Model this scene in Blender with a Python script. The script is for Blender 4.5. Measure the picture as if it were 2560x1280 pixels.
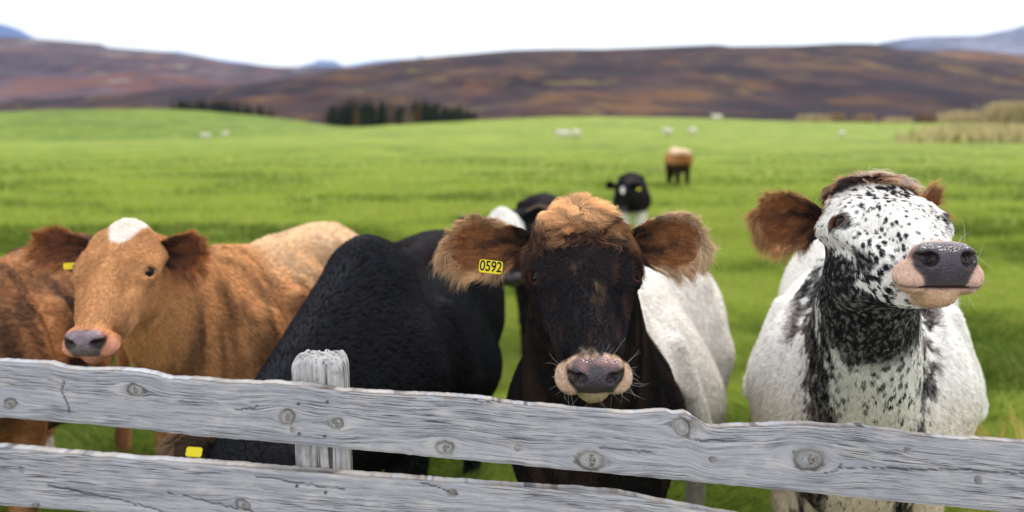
import bpy, bmesh, math, os
import numpy as np
from mathutils import Vector, Matrix
from math import radians, pi
F32 = np.float32
rs = np.random.RandomState
sc = bpy.context.scene
for o in list(bpy.data.objects):
    bpy.data.objects.remove(o)

# ------------------------------------------------------------------ camera
CAM_H = 1.75
PITCH = math.atan(340 / 2489.0)
cam_d = bpy.data.cameras.new('camera')
cam_d.lens = 35.0
cam_d.sensor_width = 36.0
cam_d.clip_start = 0.05
cam_d.clip_end = 60000
cam_d.dof.use_dof = True
cam_d.dof.focus_distance = 2.16
cam_d.dof.aperture_fstop = 2.2
cam = bpy.data.objects.new('camera', cam_d)
sc.collection.objects.link(cam)
cam.location = (0, 0, CAM_H)
cam.rotation_euler = (radians(90) - PITCH, 0, 0)
sc.camera = cam

# ------------------------------------------------------------------ world and light
SUN_EL, SUN_AZ = 48, 28          # azimuth measured from +Y towards +X
world = bpy.data.worlds.new('World')
sc.world = world
world.use_nodes = True
wt = world.node_tree
wt.nodes.clear()
w_out = wt.nodes.new('ShaderNodeOutputWorld')
w_bg = wt.nodes.new('ShaderNodeBackground')
w_sky = wt.nodes.new('ShaderNodeTexSky')
w_sky.sky_type = 'NISHITA'
w_sky.sun_disc = False
w_sky.sun_elevation = radians(SUN_EL)
w_sky.sun_rotation = radians(SUN_AZ)
w_sky.air_density = 1.0
w_sky.dust_density = 2.0
w_tc = wt.nodes.new('ShaderNodeTexCoord')
w_map = wt.nodes.new('ShaderNodeMapping')
w_map.inputs['Scale'].default_value = (1.0, 1.0, 5.0)
w_n = wt.nodes.new('ShaderNodeTexNoise')
w_n.inputs['Scale'].default_value = 1.7
w_n.inputs['Detail'].default_value = 5
w_r = wt.nodes.new('ShaderNodeValToRGB')     # the cloud layer: bright overcast with slightly greyer bellies
w_r.color_ramp.elements[0].position = 0.30
w_r.color_ramp.elements[0].color = (9.6, 10.3, 11.4, 1)
w_r.color_ramp.elements[1].position = 0.62
w_r.color_ramp.elements[1].color = (12.4, 12.5, 12.6, 1)
w_mix = wt.nodes.new('ShaderNodeMix')
w_mix.data_type = 'RGBA'
w_mix.inputs[0].default_value = 0.9
wl = wt.links.new
wl(w_tc.outputs['Generated'], w_map.inputs[0])
wl(w_map.outputs[0], w_n.inputs['Vector'])
wl(w_n.outputs[0], w_r.inputs[0])
wl(w_sky.outputs[0], w_mix.inputs[6])
wl(w_r.outputs[0], w_mix.inputs[7])
wl(w_mix.outputs[2], w_bg.inputs['Color'])
w_bg.inputs['Strength'].default_value = 0.077
wl(w_bg.outputs[0], w_out.inputs[0])

sun_d = bpy.data.lights.new('sun', 'SUN')
sun_d.energy = 1.5
sun_d.angle = radians(11)
sun_d.color = (1.0, 0.95, 0.88)
sun = bpy.data.objects.new('sun', sun_d)
sc.collection.objects.link(sun)
_az, _el = radians(SUN_AZ), radians(SUN_EL)
_sd = Vector((math.sin(_az) * math.cos(_el), math.cos(_az) * math.cos(_el), math.sin(_el)))
sun.rotation_euler = _sd.to_track_quat('Z', 'Y').to_euler()

sc.view_settings.view_transform = 'Standard'
sc.view_settings.look = 'None'
sc.view_settings.exposure = 0.66
sc.view_settings.gamma = 1.0
sc.view_settings.use_curve_mapping = False
sc.render.engine = 'CYCLES'
sc.cycles.max_bounces = 5
sc.cycles.diffuse_bounces = 2
sc.cycles.glossy_bounces = 2
sc.cycles.transmission_bounces = 2
sc.cycles.transparent_max_bounces = 4
sc.cycles.volume_bounces = 0
sc.cycles.use_denoising = True
try:
    sc.cycles_curves.shape = 'RIBBONS'
except Exception:
    pass

# ------------------------------------------------------------------ helpers
K = 2489.0
def P(px, py, Y):
    """world point seen at photo pixel (px, py) at world distance Y"""
    xc, yc = (px - 1280) / K, -(py - 640) / K
    d = np.array([xc, math.cos(PITCH) + yc * math.sin(PITCH), -math.sin(PITCH) + yc * math.cos(PITCH)])
    d = d * (Y / d[1])
    return d + np.array([0, 0, CAM_H])

def srgb(r, g, b, k=1.0):
    c = np.array([r, g, b]) / 255.0
    c = np.where(c <= 0.04045, c / 12.92, ((c + 0.055) / 1.055) ** 2.4)
    return c * k

def nrm(v):
    v = np.asarray(v, float)
    return v / (np.linalg.norm(v, axis=-1, keepdims=True) + 1e-12)

def ss(a, b, x):
    t = np.clip((x - a) / (b - a), 0, 1)
    return t * t * (3 - 2 * t)

def _hash(ix, iy, iz, seed):
    h = (ix.astype(np.int64) * 374761393 + iy.astype(np.int64) * 668265263 + iz.astype(np.int64) * 2147483647 + seed * 974634777) & 0xffffffff
    h = ((h ^ (h >> 13)) * 1274126177) & 0xffffffff
    h = ((h ^ (h >> 16)) * 2246822519) & 0xffffffff
    return ((h ^ (h >> 15)) & 0xffffff) / float(0xffffff)

def vnoise(p, seed=0):
    i = np.floor(p).astype(np.int64)
    f = p - i
    f = f * f * (3 - 2 * f)
    r = 0
    for dx in (0, 1):
        wx = f[..., 0] if dx else 1 - f[..., 0]
        for dy in (0, 1):
            wy = f[..., 1] if dy else 1 - f[..., 1]
            for dz in (0, 1):
                wz = f[..., 2] if dz else 1 - f[..., 2]
                r = r + wx * wy * wz * _hash(i[..., 0] + dx, i[..., 1] + dy, i[..., 2] + dz, seed)
    return r

def fbm(p, seed=0, o=3):
    r, a, s = 0, 0.5, 0
    for k in range(o):
        r = r + a * vnoise(p * (2.03 ** k), seed + k * 17)
        s += a
        a *= 0.5
    return r / s

def mix(a, b, t):
    t = np.asarray(t)[..., None]
    return a * (1 - t) + b * t

# ---- objects
def empty(name, loc, label=None, cat=None, group=None):
    o = bpy.data.objects.new(name, None)
    o.empty_display_size = 0.2
    sc.collection.objects.link(o)
    o.location = loc
    tag(o, label, cat, group)
    return o

def tag(o, label=None, cat=None, group=None, kind=None):
    if label: o['label'] = label
    if cat: o['category'] = cat
    if group: o['group'] = group
    if kind: o['kind'] = kind
    return o

def mesh_obj(name, v, f, mat, parent=None, smooth=True, cols=None, loc=None, attrs=None):
    me = bpy.data.meshes.new(name)
    v = np.asarray(v, dtype=F32)
    if isinstance(f, np.ndarray):
        n, k = f.shape
        me.vertices.add(len(v)); me.vertices.foreach_set('co', v.ravel())
        me.loops.add(n * k); me.loops.foreach_set('vertex_index', f.astype(np.int32).ravel())
        me.polygons.add(n); me.polygons.foreach_set('loop_start', np.arange(0, n * k, k, dtype=np.int32))
        me.update(calc_edges=True); me.validate()
    else:
        me.from_pydata([tuple(map(float, p)) for p in v], [], [tuple(map(int, q)) for q in f]); me.update()
    if smooth:
        me.polygons.foreach_set('use_smooth', np.ones(len(me.polygons), dtype=bool))
    if cols is not None:
        a = me.color_attributes.new('Col', 'FLOAT_COLOR', 'POINT')
        c = np.ones((len(v), 4), dtype=F32); c[:, :3] = cols
        a.data.foreach_set('color', c.ravel())
    for k_, arr in (attrs or {}).items():
        a = me.attributes.new(k_, 'FLOAT', 'POINT')
        a.data.foreach_set('value', np.asarray(arr, dtype=F32))
    me.materials.append(mat)
    o = bpy.data.objects.new(name, me)
    sc.collection.objects.link(o)
    if parent is not None: o.parent = parent
    if loc is not None: o.location = loc
    return o

def curves_obj(name, pts, rad, mat, parent=None, cols=None):
    """pts (n,k,3), rad (n,k) or (k,)"""
    n, k, _ = pts.shape
    hc = bpy.data.hair_curves.new(name)
    hc.add_curves([k] * n)
    hc.position_data.foreach_set('vector', np.ascontiguousarray(pts, dtype=F32).ravel())
    r = np.broadcast_to(np.asarray(rad, dtype=F32), (n, k))
    a = hc.attributes.get('radius') or hc.attributes.new('radius', 'FLOAT', 'POINT')
    a.data.foreach_set('value', np.ascontiguousarray(r, dtype=F32).ravel())
    if cols is not None:
        a = hc.attributes.new('Col', 'FLOAT_COLOR', 'POINT')
        c = np.ones((n, k, 4), dtype=F32)
        c[..., :3] = cols if cols.ndim == 3 else cols[:, None, :]
        a.data.foreach_set('color', c.ravel())
    hc.materials.append(mat)
    o = bpy.data.objects.new(name, hc)
    sc.collection.objects.link(o)
    if parent is not None: o.parent = parent
    return o

# ---- materials
class NT:
    def __init__(s, name):
        s.m = bpy.data.materials.new(name); s.m.use_nodes = True
        s.t = s.m.node_tree; s.t.nodes.clear()
        s.out = s.n('ShaderNodeOutputMaterial')
    def n(s, ty, **kw):
        nd = s.t.nodes.new(ty)
        for k_, v_ in kw.items():
            if k_.startswith('i_'):
                nd.inputs[k_[2:].replace('_', ' ')].default_value = v_
            else: setattr(nd, k_, v_)
        return nd
    def l(s, a, b): s.t.links.new(a, b)
    def math(s, op, a, b=None, clamp=False):
        nd = s.n('ShaderNodeMath', operation=op, use_clamp=clamp)
        for i, x in enumerate((a, b)):
            if x is None: continue
            if isinstance(x, (int, float)): nd.inputs[i].default_value = x
            else: s.l(x, nd.inputs[i])
        return nd.outputs[0]
    def noise(s, vec, scale, detail=3, rough=0.55, scl=None):
        if scl is not None:
            mp = s.n('ShaderNodeMapping'); mp.inputs['Scale'].default_value = scl
            s.l(vec, mp.inputs[0]); vec = mp.outputs[0]
        nd = s.n('ShaderNodeTexNoise')
        nd.inputs['Scale'].default_value = scale; nd.inputs['Detail'].default_value = detail
        nd.inputs['Roughness'].default_value = rough
        s.l(vec, nd.inputs['Vector'])
        return nd.outputs[0]
    def ramp(s, fac, els):
        nd = s.n('ShaderNodeValToRGB')
        cr = nd.color_ramp
        while len(cr.elements) < len(els): cr.elements.new(0.5)
        for e, (p, c) in zip(cr.elements, els):
            e.position = p
            e.color = (c, c, c, 1) if isinstance(c, (int, float)) else (*c[:3], 1)
        s.l(fac, nd.inputs[0])
        return nd.outputs[0]
    def mixc(s, fac, a, b, mode='MIX'):
        nd = s.n('ShaderNodeMix'); nd.data_type = 'RGBA'; nd.blend_type = mode
        for i, x in ((0, fac), (6, a), (7, b)):
            if isinstance(x, (int, float)): nd.inputs[i].default_value = x
            elif isinstance(x, (tuple, list, np.ndarray)): nd.inputs[i].default_value = (*x[:3], 1)
            else: s.l(x, nd.inputs[i])
        return nd.outputs[2]
    def bump(s, h, strength, dist):
        nd = s.n('ShaderNodeBump'); nd.inputs['Strength'].default_value = strength
        nd.inputs['Distance'].default_value = dist; s.l(h, nd.inputs['Height'])
        return nd.outputs[0]
    def bsdf(s, color, rough=0.8, spec=0.3, normal=None, **kw):
        b = s.n('ShaderNodeBsdfPrincipled')
        if isinstance(color, (tuple, list, np.ndarray)): b.inputs['Base Color'].default_value = (*color[:3], 1)
        else: s.l(color, b.inputs['Base Color'])
        if isinstance(rough, (int, float)): b.inputs['Roughness'].default_value = rough
        else: s.l(rough, b.inputs['Roughness'])
        b.inputs['Specular IOR Level'].default_value = spec
        if normal is not None: s.l(normal, b.inputs['Normal'])
        for k_, v_ in kw.items(): b.inputs[k_.replace('_', ' ')].default_value = v_
        s.l(b.outputs[0], s.out.inputs[0])
        return b

def mat_skin():
    t = NT('cow_hide')
    a = t.n('ShaderNodeAttribute', attribute_name='Col')
    g = t.n('ShaderNodeAttribute', attribute_name='wet')
    tc = t.n('ShaderNodeTexCoord')
    v = t.n('ShaderNodeTexVoronoi'); v.inputs['Scale'].default_value = 230
    t.l(tc.outputs['Object'], v.inputs['Vector'])
    n2 = t.noise(tc.outputs['Object'], 160, 3)
    h = t.math('ADD', t.math('MULTIPLY', v.outputs['Distance'], g.outputs['Fac']), t.math('MULTIPLY', n2, 0.4))
    r = t.math('SUBTRACT', 0.8, t.math('MULTIPLY', g.outputs['Fac'], 0.50))
    c = t.mixc(0.35, a.outputs['Color'], t.ramp(n2, [(0.3, 0.35), (0.7, 1.4)]), 'MULTIPLY')
    b = t.bsdf(c, r, 0.35, t.bump(h, 0.75, 0.0025))
    t.l(t.math('ADD', t.math('MULTIPLY', g.outputs['Fac'], .5), .06), b.inputs['Specular IOR Level'])
    return t.m

def mat_fur(name='fur', trans=0.25, gl=0.12, rough=0.45):
    t = NT(name)
    a = t.n('ShaderNodeAttribute', attribute_name='Col')
    d = t.n('ShaderNodeBsdfDiffuse'); t.l(a.outputs['Color'], d.inputs['Color'])
    tr = t.n('ShaderNodeBsdfTranslucent'); t.l(a.outputs['Color'], tr.inputs['Color'])
    m1 = t.n('ShaderNodeMixShader'); m1.inputs[0].default_value = trans
    t.l(d.outputs[0], m1.inputs[1]); t.l(tr.outputs[0], m1.inputs[2])
    g = t.n('ShaderNodeBsdfHair'); g.component = 'Reflection'
    gm = t.n('ShaderNodeMix'); gm.data_type = 'RGBA'; gm.inputs[0].default_value = 0.25; gm.inputs[7].default_value = (.8, .85, 1, 1)
    t.l(a.outputs['Color'], gm.inputs[6]); t.l(gm.outputs[2], g.inputs['Color'])
    g.inputs['RoughnessU'].default_value = rough; g.inputs['RoughnessV'].default_value = 0.8
    m2 = t.n('ShaderNodeMixShader'); m2.inputs[0].default_value = gl
    t.l(m1.outputs[0], m2.inputs[1]); t.l(g.outputs[0], m2.inputs[2])
    t.l(m2.outputs[0], t.out.inputs[0])
    return t.m

def mat_plain(name, col, rough=0.7, spec=0.3, nscale=None, namt=0.3, **kw):
    t = NT(name)
    if nscale:
        tc = t.n('ShaderNodeTexCoord')
        n = t.noise(tc.outputs['Object'], nscale, 4)
        c = t.mixc(1.0, tuple(col), t.ramp(n, [(0.3, 1 - namt), (0.7, 1 + namt)]), 'MULTIPLY')
        t.bsdf(c, rough, spec, t.bump(n, 0.3, 0.3 / nscale), **kw)
    else:
        t.bsdf(tuple(col), rough, spec, **kw)
    return t.m

M_SKIN = mat_skin()
M_FUR = mat_fur()
M_FUR_SLEEK = mat_fur('sleek_fur', .1, .13, .3)
M_GRASS = mat_fur('grass_blade', 0.35, 0.03, 0.5)

# ------------------------------------------------------------------ terrain
def _line(xs, zs, x): return np.interp(x, xs, zs)
def tz(x, y):
    x = np.asarray(x, float); y = np.asarray(y, float)
    L = [(-20, x * 0), (30, x * 0),
         (100, _line([-60, -31, -23, -10, 0, 30, 60, 120], [-.45, -.2, .15, .6, .9, .9, .6, .5], x)),
         (124, _line([-90, -45, -28, -10, 7, 25, 60, 120], [-1.1, -1.0, -.1, .7, 1.5, 1.5, .9, .7], x)),
         (150, _line([-90, -50, -38, -25, -17, -5, 7, 25, 37, 43, 55, 77, 150], [1.9, 1.7, 1.0, .55, 1.03, 1.75, 2.25, 2.15, 1.75, 1.5, 1.3, 1.2, 1.2], x)),
         (172, _line([-120, -88, -74, -60, -52, -44, -38, -31, -20, 0, 30, 150], [3.0, 3.0, 3.5, 3.6, 3.1, 2.4, 1.7, .5, .3, .6, .8, 0.4], x)),
         (215, x * 0 + 0.0), (300, x * 0 + 0.2), (700, x * 0 - 2)]
    r = np.zeros(np.broadcast(x, y).shape)
    for (y0, z0), (y1, z1) in zip(L[:-1], L[1:]):
        m = (y >= y0) & (y < y1)
        t = np.clip((y - y0) / (y1 - y0), 0, 1); t = t * t * (3 - 2 * t)
        r = np.where(m, z0 * (1 - t) + z1 * t, r)
    p = np.stack(np.broadcast_arrays(x, y, x * 0), -1)
    far = ss(8, 60, y)
    return r + (fbm(p * 0.11, 3, 2) - .5) * .3 * far + (fbm(p * 1.3, 5, 2) - .5) * 0.05

def ground_hit(px, py):
    Y = np.geomspace(2.0, 400, 3000)
    d = P(px, py, 1.0) - np.array([0, 0, CAM_H])
    z = CAM_H + d[2] * Y; g = tz(d[0] * Y, Y)
    i = np.argmax(z < g)
    return np.array([d[0] * Y[i], Y[i], g[i]])

def grid_faces(nu, nv):
    i = np.arange(nu - 1)[:, None] * nv + np.arange(nv - 1)[None, :]
    i = i.ravel()
    return np.stack([i, i + nv, i + nv + 1, i + 1], -1)

def mat_field():
    t = NT('pasture')
    g = t.n('ShaderNodeNewGeometry'); pos = g.outputs['Position']
    n1 = t.noise(pos, 0.10, 4, .6, (0.5, 1.0, 1))
    n2 = t.noise(pos, 0.6, 5, .7, (0.5, .75, 1))
    n3 = t.noise(pos, 7.0, 5, .65)
    base = t.ramp(n2, [(0.34, srgb(70, 96, 36)), (0.45, srgb(106, 127, 44)), (0.55, srgb(132, 150, 54)), (0.68, srgb(156, 165, 72))])
    c = t.mixc(t.ramp(n1, [(0.35, 0.0), (0.65, 0.55)]), base, srgb(148, 161, 54))
    c = t.mixc(0.6, c, t.ramp(n3, [(0.3, 0.55), (0.7, 1.35)]), 'MULTIPLY')
    # grass on the far left rise is multiplied darker; dry yellow patches here and there
    sx = t.n('ShaderNodeSeparateXYZ'); t.l(pos, sx.inputs[0])
    dark = t.math('MULTIPLY', t.math('MULTIPLY', t.math('SUBTRACT', sx.outputs[1], 112), 0.06, True),
                  t.math('MULTIPLY', t.math('SUBTRACT', -16.0, sx.outputs[0]), 0.08, True), True)
    c = t.mixc(dark, c, t.mixc(1.0, c, (0.72, 0.80, 0.85), 'MULTIPLY'))
    n4 = t.noise(pos, 0.35, 3, .5)
    dry = t.ramp(n4, [(0.60, 0.0), (0.72, 0.45)])
    c = t.mixc(dry, c, srgb(160, 165, 80))
    # unseen grey gravel added this side of the fence to neutralise green bounce
    gv = t.math('MULTIPLY', t.math('SUBTRACT', t.math('ADD', 1.55, t.math('MULTIPLY', n2, .5)), sx.outputs[1]), 6.0, True)
    c = t.mixc(gv, c, t.ramp(n3, [(.3, srgb(96, 94, 92)), (.7, srgb(168, 166, 164))]))
    t.bsdf(c, 0.85, 0.15, t.bump(n3, 0.7, 0.05))
    return t.m

EXP_FIELD = 0.82
def build_field():
    ys = np.concatenate([np.linspace(-6, 12, 120), np.linspace(12.15, 60, 140), np.linspace(60.5, 330, 230)])
    us = np.linspace(-1, 1, 200)
    X = us[None, :] * (14 + np.maximum(ys, 0) * 1.05)[:, None]
    Y = np.repeat(ys[:, None], len(us), 1)
    Z = tz(X, Y)
    v = np.stack([X, Y, Z], -1).reshape(-1, 3)
    o = mesh_obj('ground', v, grid_faces(len(ys), len(us))[:, ::-1], mat_field())
    tag(o, kind='structure')

def interp_s(x, pts):
    xs = [p[0] for p in pts]; ys = [p[1] for p in pts]
    return np.interp(x, xs, ys)

def mat_hill(name, base, patches, scale, hazecol=None):
    t = NT(name)
    g = t.n('ShaderNodeNewGeometry'); pos = g.outputs['Position']
    n1 = t.noise(pos, scale, 5, .62, (1, .35, 2.6))
    n2 = t.noise(pos, scale * 4.5, 5, .65, (1, .5, 2.0))
    c = t.ramp(n1, base)
    c = t.mixc(0.75, c, t.ramp(n2, [(0.34, 0.45), (0.66, 1.7)]), 'MULTIPLY')
    for k, (sc_, lo, hi, col, seedoff, amt) in enumerate(patches):
        mp = t.n('ShaderNodeMapping'); mp.inputs['Location'].default_value = (seedoff, seedoff * .7, seedoff * 1.3)
        t.l(pos, mp.inputs[0])
        n = t.noise(mp.outputs[0], sc_, 4, .6, (1, .3, 3.4))
        c = t.mixc(t.ramp(n, [(lo, 0.0), (hi, amt)]), c, col)
    t.bsdf(c, 0.95, 0.05)
    return t.m

def hill(name, sky, Yc, Yf, zf, mat, px0, px1, nx=260, nt=46, rough=1.0, power=1.2, back=0.25, seed=1, loc_amp=None):
    """terrain rising from its foot at Yf to a crest at Yc, with a falling back side"""
    pxs = np.linspace(px0, px1, nx)
    crest = np.array([P(p, interp_s(p, sky), Yc) for p in pxs])
    ts = np.concatenate([np.linspace(0, 1, nt), np.linspace(1.03, 1 + back, 8)])
    V = np.zeros((nx, len(ts), 3))
    a = (loc_amp if loc_amp is not None else (Yc - Yf) * 0.012) * rough
    for j, t in enumerate(ts):
        if t <= 1:
            Y = Yf + (Yc - Yf) * t; prof = t ** power
            z = zf + (crest[:, 2] - zf) * prof
        else:
            Y = Yc + (Yc - Yf) * (t - 1); z = zf + (crest[:, 2] - zf) * max(0, 1 - ((t - 1) / back) ** 1.5 * .8)
        x = crest[:, 0] * (0.35 + 0.65 * min(t, 1)) if False else crest[:, 0] * (Y / Yc)
        p = np.stack([x, np.full(nx, Y), x * 0], -1)
        w = math.sin(min(t, 1.0) * pi) ** 0.6 if t < 1 else 0.05
        z = z + (fbm(p / (abs(Yc - Yf) * .12), seed, 4) - .5) * 2 * a * w
        V[:, j] = np.stack([x, np.full(nx, Y), z], -1)
    o = mesh_obj(name, V.reshape(-1, 3), grid_faces(nx, len(ts)), mat)
    tag(o, kind='structure')
    return o

def build_hills():
    br = srgb
    mh = mat_hill('heath', [(0.30, br(34, 27, 33)), (0.45, br(54, 42, 48)), (0.56, br(65, 49, 50)), (0.72, br(80, 63, 56))],
                  [(0.018, .54, .62, br(122, 88, 54), 31, .6), (0.026, .54, .62, br(94, 60, 50), 77, .45), (0.013, .50, .60, br(38, 34, 46), 130, .75),
                   (0.03, .60, .66, br(118, 104, 58), 211, .6)], 0.012)
    hill('heath_hill', [(-700, 266), (-300, 262), (0, 252), (300, 240), (560, 216), (760, 190), (900, 165), (1000, 151), (1130, 138), (1280, 125), (1400, 122),
                        (1500, 123), (1650, 117), (1790, 111), (1830, 116), (2000, 113), (2100, 108), (2180, 108), (2230, 118), (2330, 135), (2450, 150), (2560, 160), (3000, 175), (3400, 185)],
         1400, 262, -1.5, mh, -3200, 6000, nx=640, nt=70, rough=.8, power=1.15, seed=4)
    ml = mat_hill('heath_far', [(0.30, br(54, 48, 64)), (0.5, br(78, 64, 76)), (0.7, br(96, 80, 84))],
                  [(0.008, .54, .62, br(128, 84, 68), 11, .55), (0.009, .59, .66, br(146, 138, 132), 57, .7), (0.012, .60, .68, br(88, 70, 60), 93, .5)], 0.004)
    hill('moor_hill', [(-900, 60), (-400, 84), (0, 93), (100, 98), (250, 110), (272, 119), (420, 130), (500, 140), (560, 156), (700, 168), (850, 166), (1000, 172), (1200, 200), (1500, 240)],
         2600, 1000, 6, ml, -3400, 1500, nx=420, seed=9, rough=1.0, power=1.1)
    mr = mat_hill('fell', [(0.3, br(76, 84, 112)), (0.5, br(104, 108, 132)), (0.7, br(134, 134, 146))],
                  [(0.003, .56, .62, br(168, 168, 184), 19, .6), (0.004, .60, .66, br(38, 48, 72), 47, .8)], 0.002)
    hill('fell', [(1900, 190), (2100, 150), (2200, 106), (2290, 92), (2380, 90), (2450, 88), (2530, 72), (2560, 62), (2800, 30), (3300, 20)],
         4200, 1800, 40, mr, 1900, 5600, seed=21, nx=160)
    mo = mat_hill('ochre_slope', [(0.3, br(76, 52, 48)), (0.5, br(110, 76, 56)), (0.7, br(126, 98, 66))],
                  [(0.004, .55, .63, br(54, 58, 84), 23, .8)], 0.005)
    hill('low_ridge', [(2060, 170), (2160, 132), (2250, 122), (2400, 124), (2500, 132), (2560, 140), (3200, 150)], 2100, 1500, 60, mo, 2060, 5200, seed=25, nx=120, nt=20)
    mm = mat_hill('mountain_haze_blue', [(0.3, br(40, 60, 116)), (0.5, br(52, 76, 134)), (0.7, br(72, 94, 146))], [], 0.0012)  # blue of distant haze painted into the mountain colour
    hill('mountain', [(-3000, 200), (-1800, 90), (-1000, -40), (-400, 20), (-100, 44), (0, 60), (40, 70), (90, 97), (150, 130), (300, 170)], 9000, 5000, 60, mm, -3000, 300, seed=31, nx=120, nt=24)
    hill('mountain', [(250, 170), (330, 128), (400, 129), (450, 130), (540, 148), (620, 158), (700, 172), (800, 190)], 8000, 5000, 60, mm, 250, 800, seed=33, nx=120, nt=24, rough=.4)
    hill('mountain', [(700, 180), (750, 166), (780, 158), (800, 149), (812, 151), (835, 152), (860, 165), (890, 160), (940, 151), (1020, 147), (1040, 146), (1052, 138), (1070, 150), (1120, 170), (1200, 190)],
         13000, 9000, 80, mm, 700, 1200, seed=35, nx=200, nt=20, rough=.2)

# ------------------------------------------------------------------ conifers and shrubs
def conifer_mesh(seed, slim=1.0):
    r = rs(seed); v = []; f = []
    n = 15
    for k in range(n):
        t = k / (n - 1)
        z = 0.10 + 0.86 * t; R = (0.20 * (1 - t) ** .8 + 0.012) * slim * r.uniform(.8, 1.2)
        m = 9
        a0 = r.uniform(0, 6)
        top = len(v); v.append((0, 0, z + .09))
        for j in range(m):
            a = a0 + j * 2 * pi / m + r.uniform(-.2, .2); rr = R * r.uniform(.9, 1.7)
            v.append((math.cos(a) * rr, math.sin(a) * rr, z - rr * .45 * r.uniform(.5, 1.3)))
            a2 = a + pi / m
            v.append((math.cos(a2) * R * .4, math.sin(a2) * R * .4, z + .012))
        ring = 2 * m
        for j in range(ring):
            f.append((top, top + 1 + j, top + 1 + (j + 1) % ring))
    return v, f

def build_trees():
    mats = [mat_plain('spruce_needles', srgb(38, 52, 40), .9, .1, 2.0, .4), mat_plain('pine_needles', srgb(46, 56, 46), .9, .1, 2.0, .4),
            mat_plain('bare_twigs', srgb(118, 100, 84), .9, .1, 2.0, .3), mat_plain('yellow_leaves', srgb(100, 78, 48), .9, .1, 2.0, .4)]
    bark = mat_plain('bark', srgb(88, 76, 66), .9, .1)
    crowns = []
    for k in range(8):
        v, f = conifer_mesh(50 + k, 1.0 if k < 4 else .8)
        me = bpy.data.meshes.new('crown'); me.from_pydata(v, [], f); me.update(); me.materials.append(mats[[0, 1, 0, 0, 2, 2, 3, 1][k]])
        crowns.append(me)
    tm = bpy.data.meshes.new('trunk'); bm = bmesh.new()
    bmesh.ops.create_cone(bm, segments=8, radius1=.022, radius2=.008, depth=.5, matrix=Matrix.Translation((0, 0, .25)), cap_ends=True)
    bm.to_mesh(tm); bm.free(); tm.materials.append(bark)
    r = rs(8); lst = []
    for k in range(62):      # the main plantation
        px = 808 + 384 * (k + r.uniform(0, 1)) / 62
        top = np.interp(px, [800, 830, 890, 960, 1000, 1060, 1110, 1160, 1195], [282, 262, 248, 252, 256, 244, 264, 262, 284]) + r.uniform(-3, 8)
        kind = r.choice([0, 1, 2, 3, 7]) if not (930 < px < 1060 and r.uniform() < .5) else r.choice([4, 5])
        if r.uniform() < .05 or px < 815: kind = 6
        lst.append((px, top, 222 + r.uniform(0, 26), kind, 'dark conifers of the larger plantation', 0))
    for k in range(26):      # the lower strip further left
        px = 432 + 262 * (k + r.uniform(0, 1)) / 26
        top = np.interp(px, [430, 470, 540, 600, 640, 690], [250, 243, 246, 251, 259, 270]) + r.uniform(-2, 5)
        kind = r.choice([0, 1, 2, 3]) if px < 640 else r.choice([3, 6, 5])
        lst.append((px, top, 236 + r.uniform(0, 16), kind, 'dark conifers of the smaller plantation', 1))
    for px, top, Y, kind, grp, cl in lst:
        b = P(px, 300, Y); g = float(tz(b[0], Y)) - .1
        h = P(px, top, Y)[2] - g
        kindname = 'conifer_tree' if kind not in (4, 5, 6) else 'bare_tree'
        lab = {0: ['dark green conifer standing in the larger plantation beyond the pasture', 'dark green conifer standing in the low strip at left below the hill'],
               1: ['pale leafless tree standing among the conifers of the larger plantation', 'thin pale tree at the thinning right end of the low left strip'],
               2: ['yellow autumn tree at the foot of the larger plantation', 'yellow autumn tree by the right end of the low left strip']}
        cat = 'tree'
        e = empty(kindname, (b[0], Y, g), lab[{4: 1, 5: 1, 6: 2}.get(kind, 0)][cl], cat, {4: 'pale bare trees of the ', 5: 'pale bare trees of the ', 6: 'yellow trees of the '}.get(kind, 'dark conifers of the ') + ('larger plantation' if cl == 0 else 'smaller plantation'))
        s = r.uniform(.85, 1.25)
        for nm, me in (('trunk', tm), ('crown', crowns[kind])):
            o = bpy.data.objects.new(nm, me); sc.collection.objects.link(o); o.parent = e
            o.scale = (h * s * .95, h * s * .95, h); o.rotation_euler.z = r.uniform(0, 6)

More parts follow.
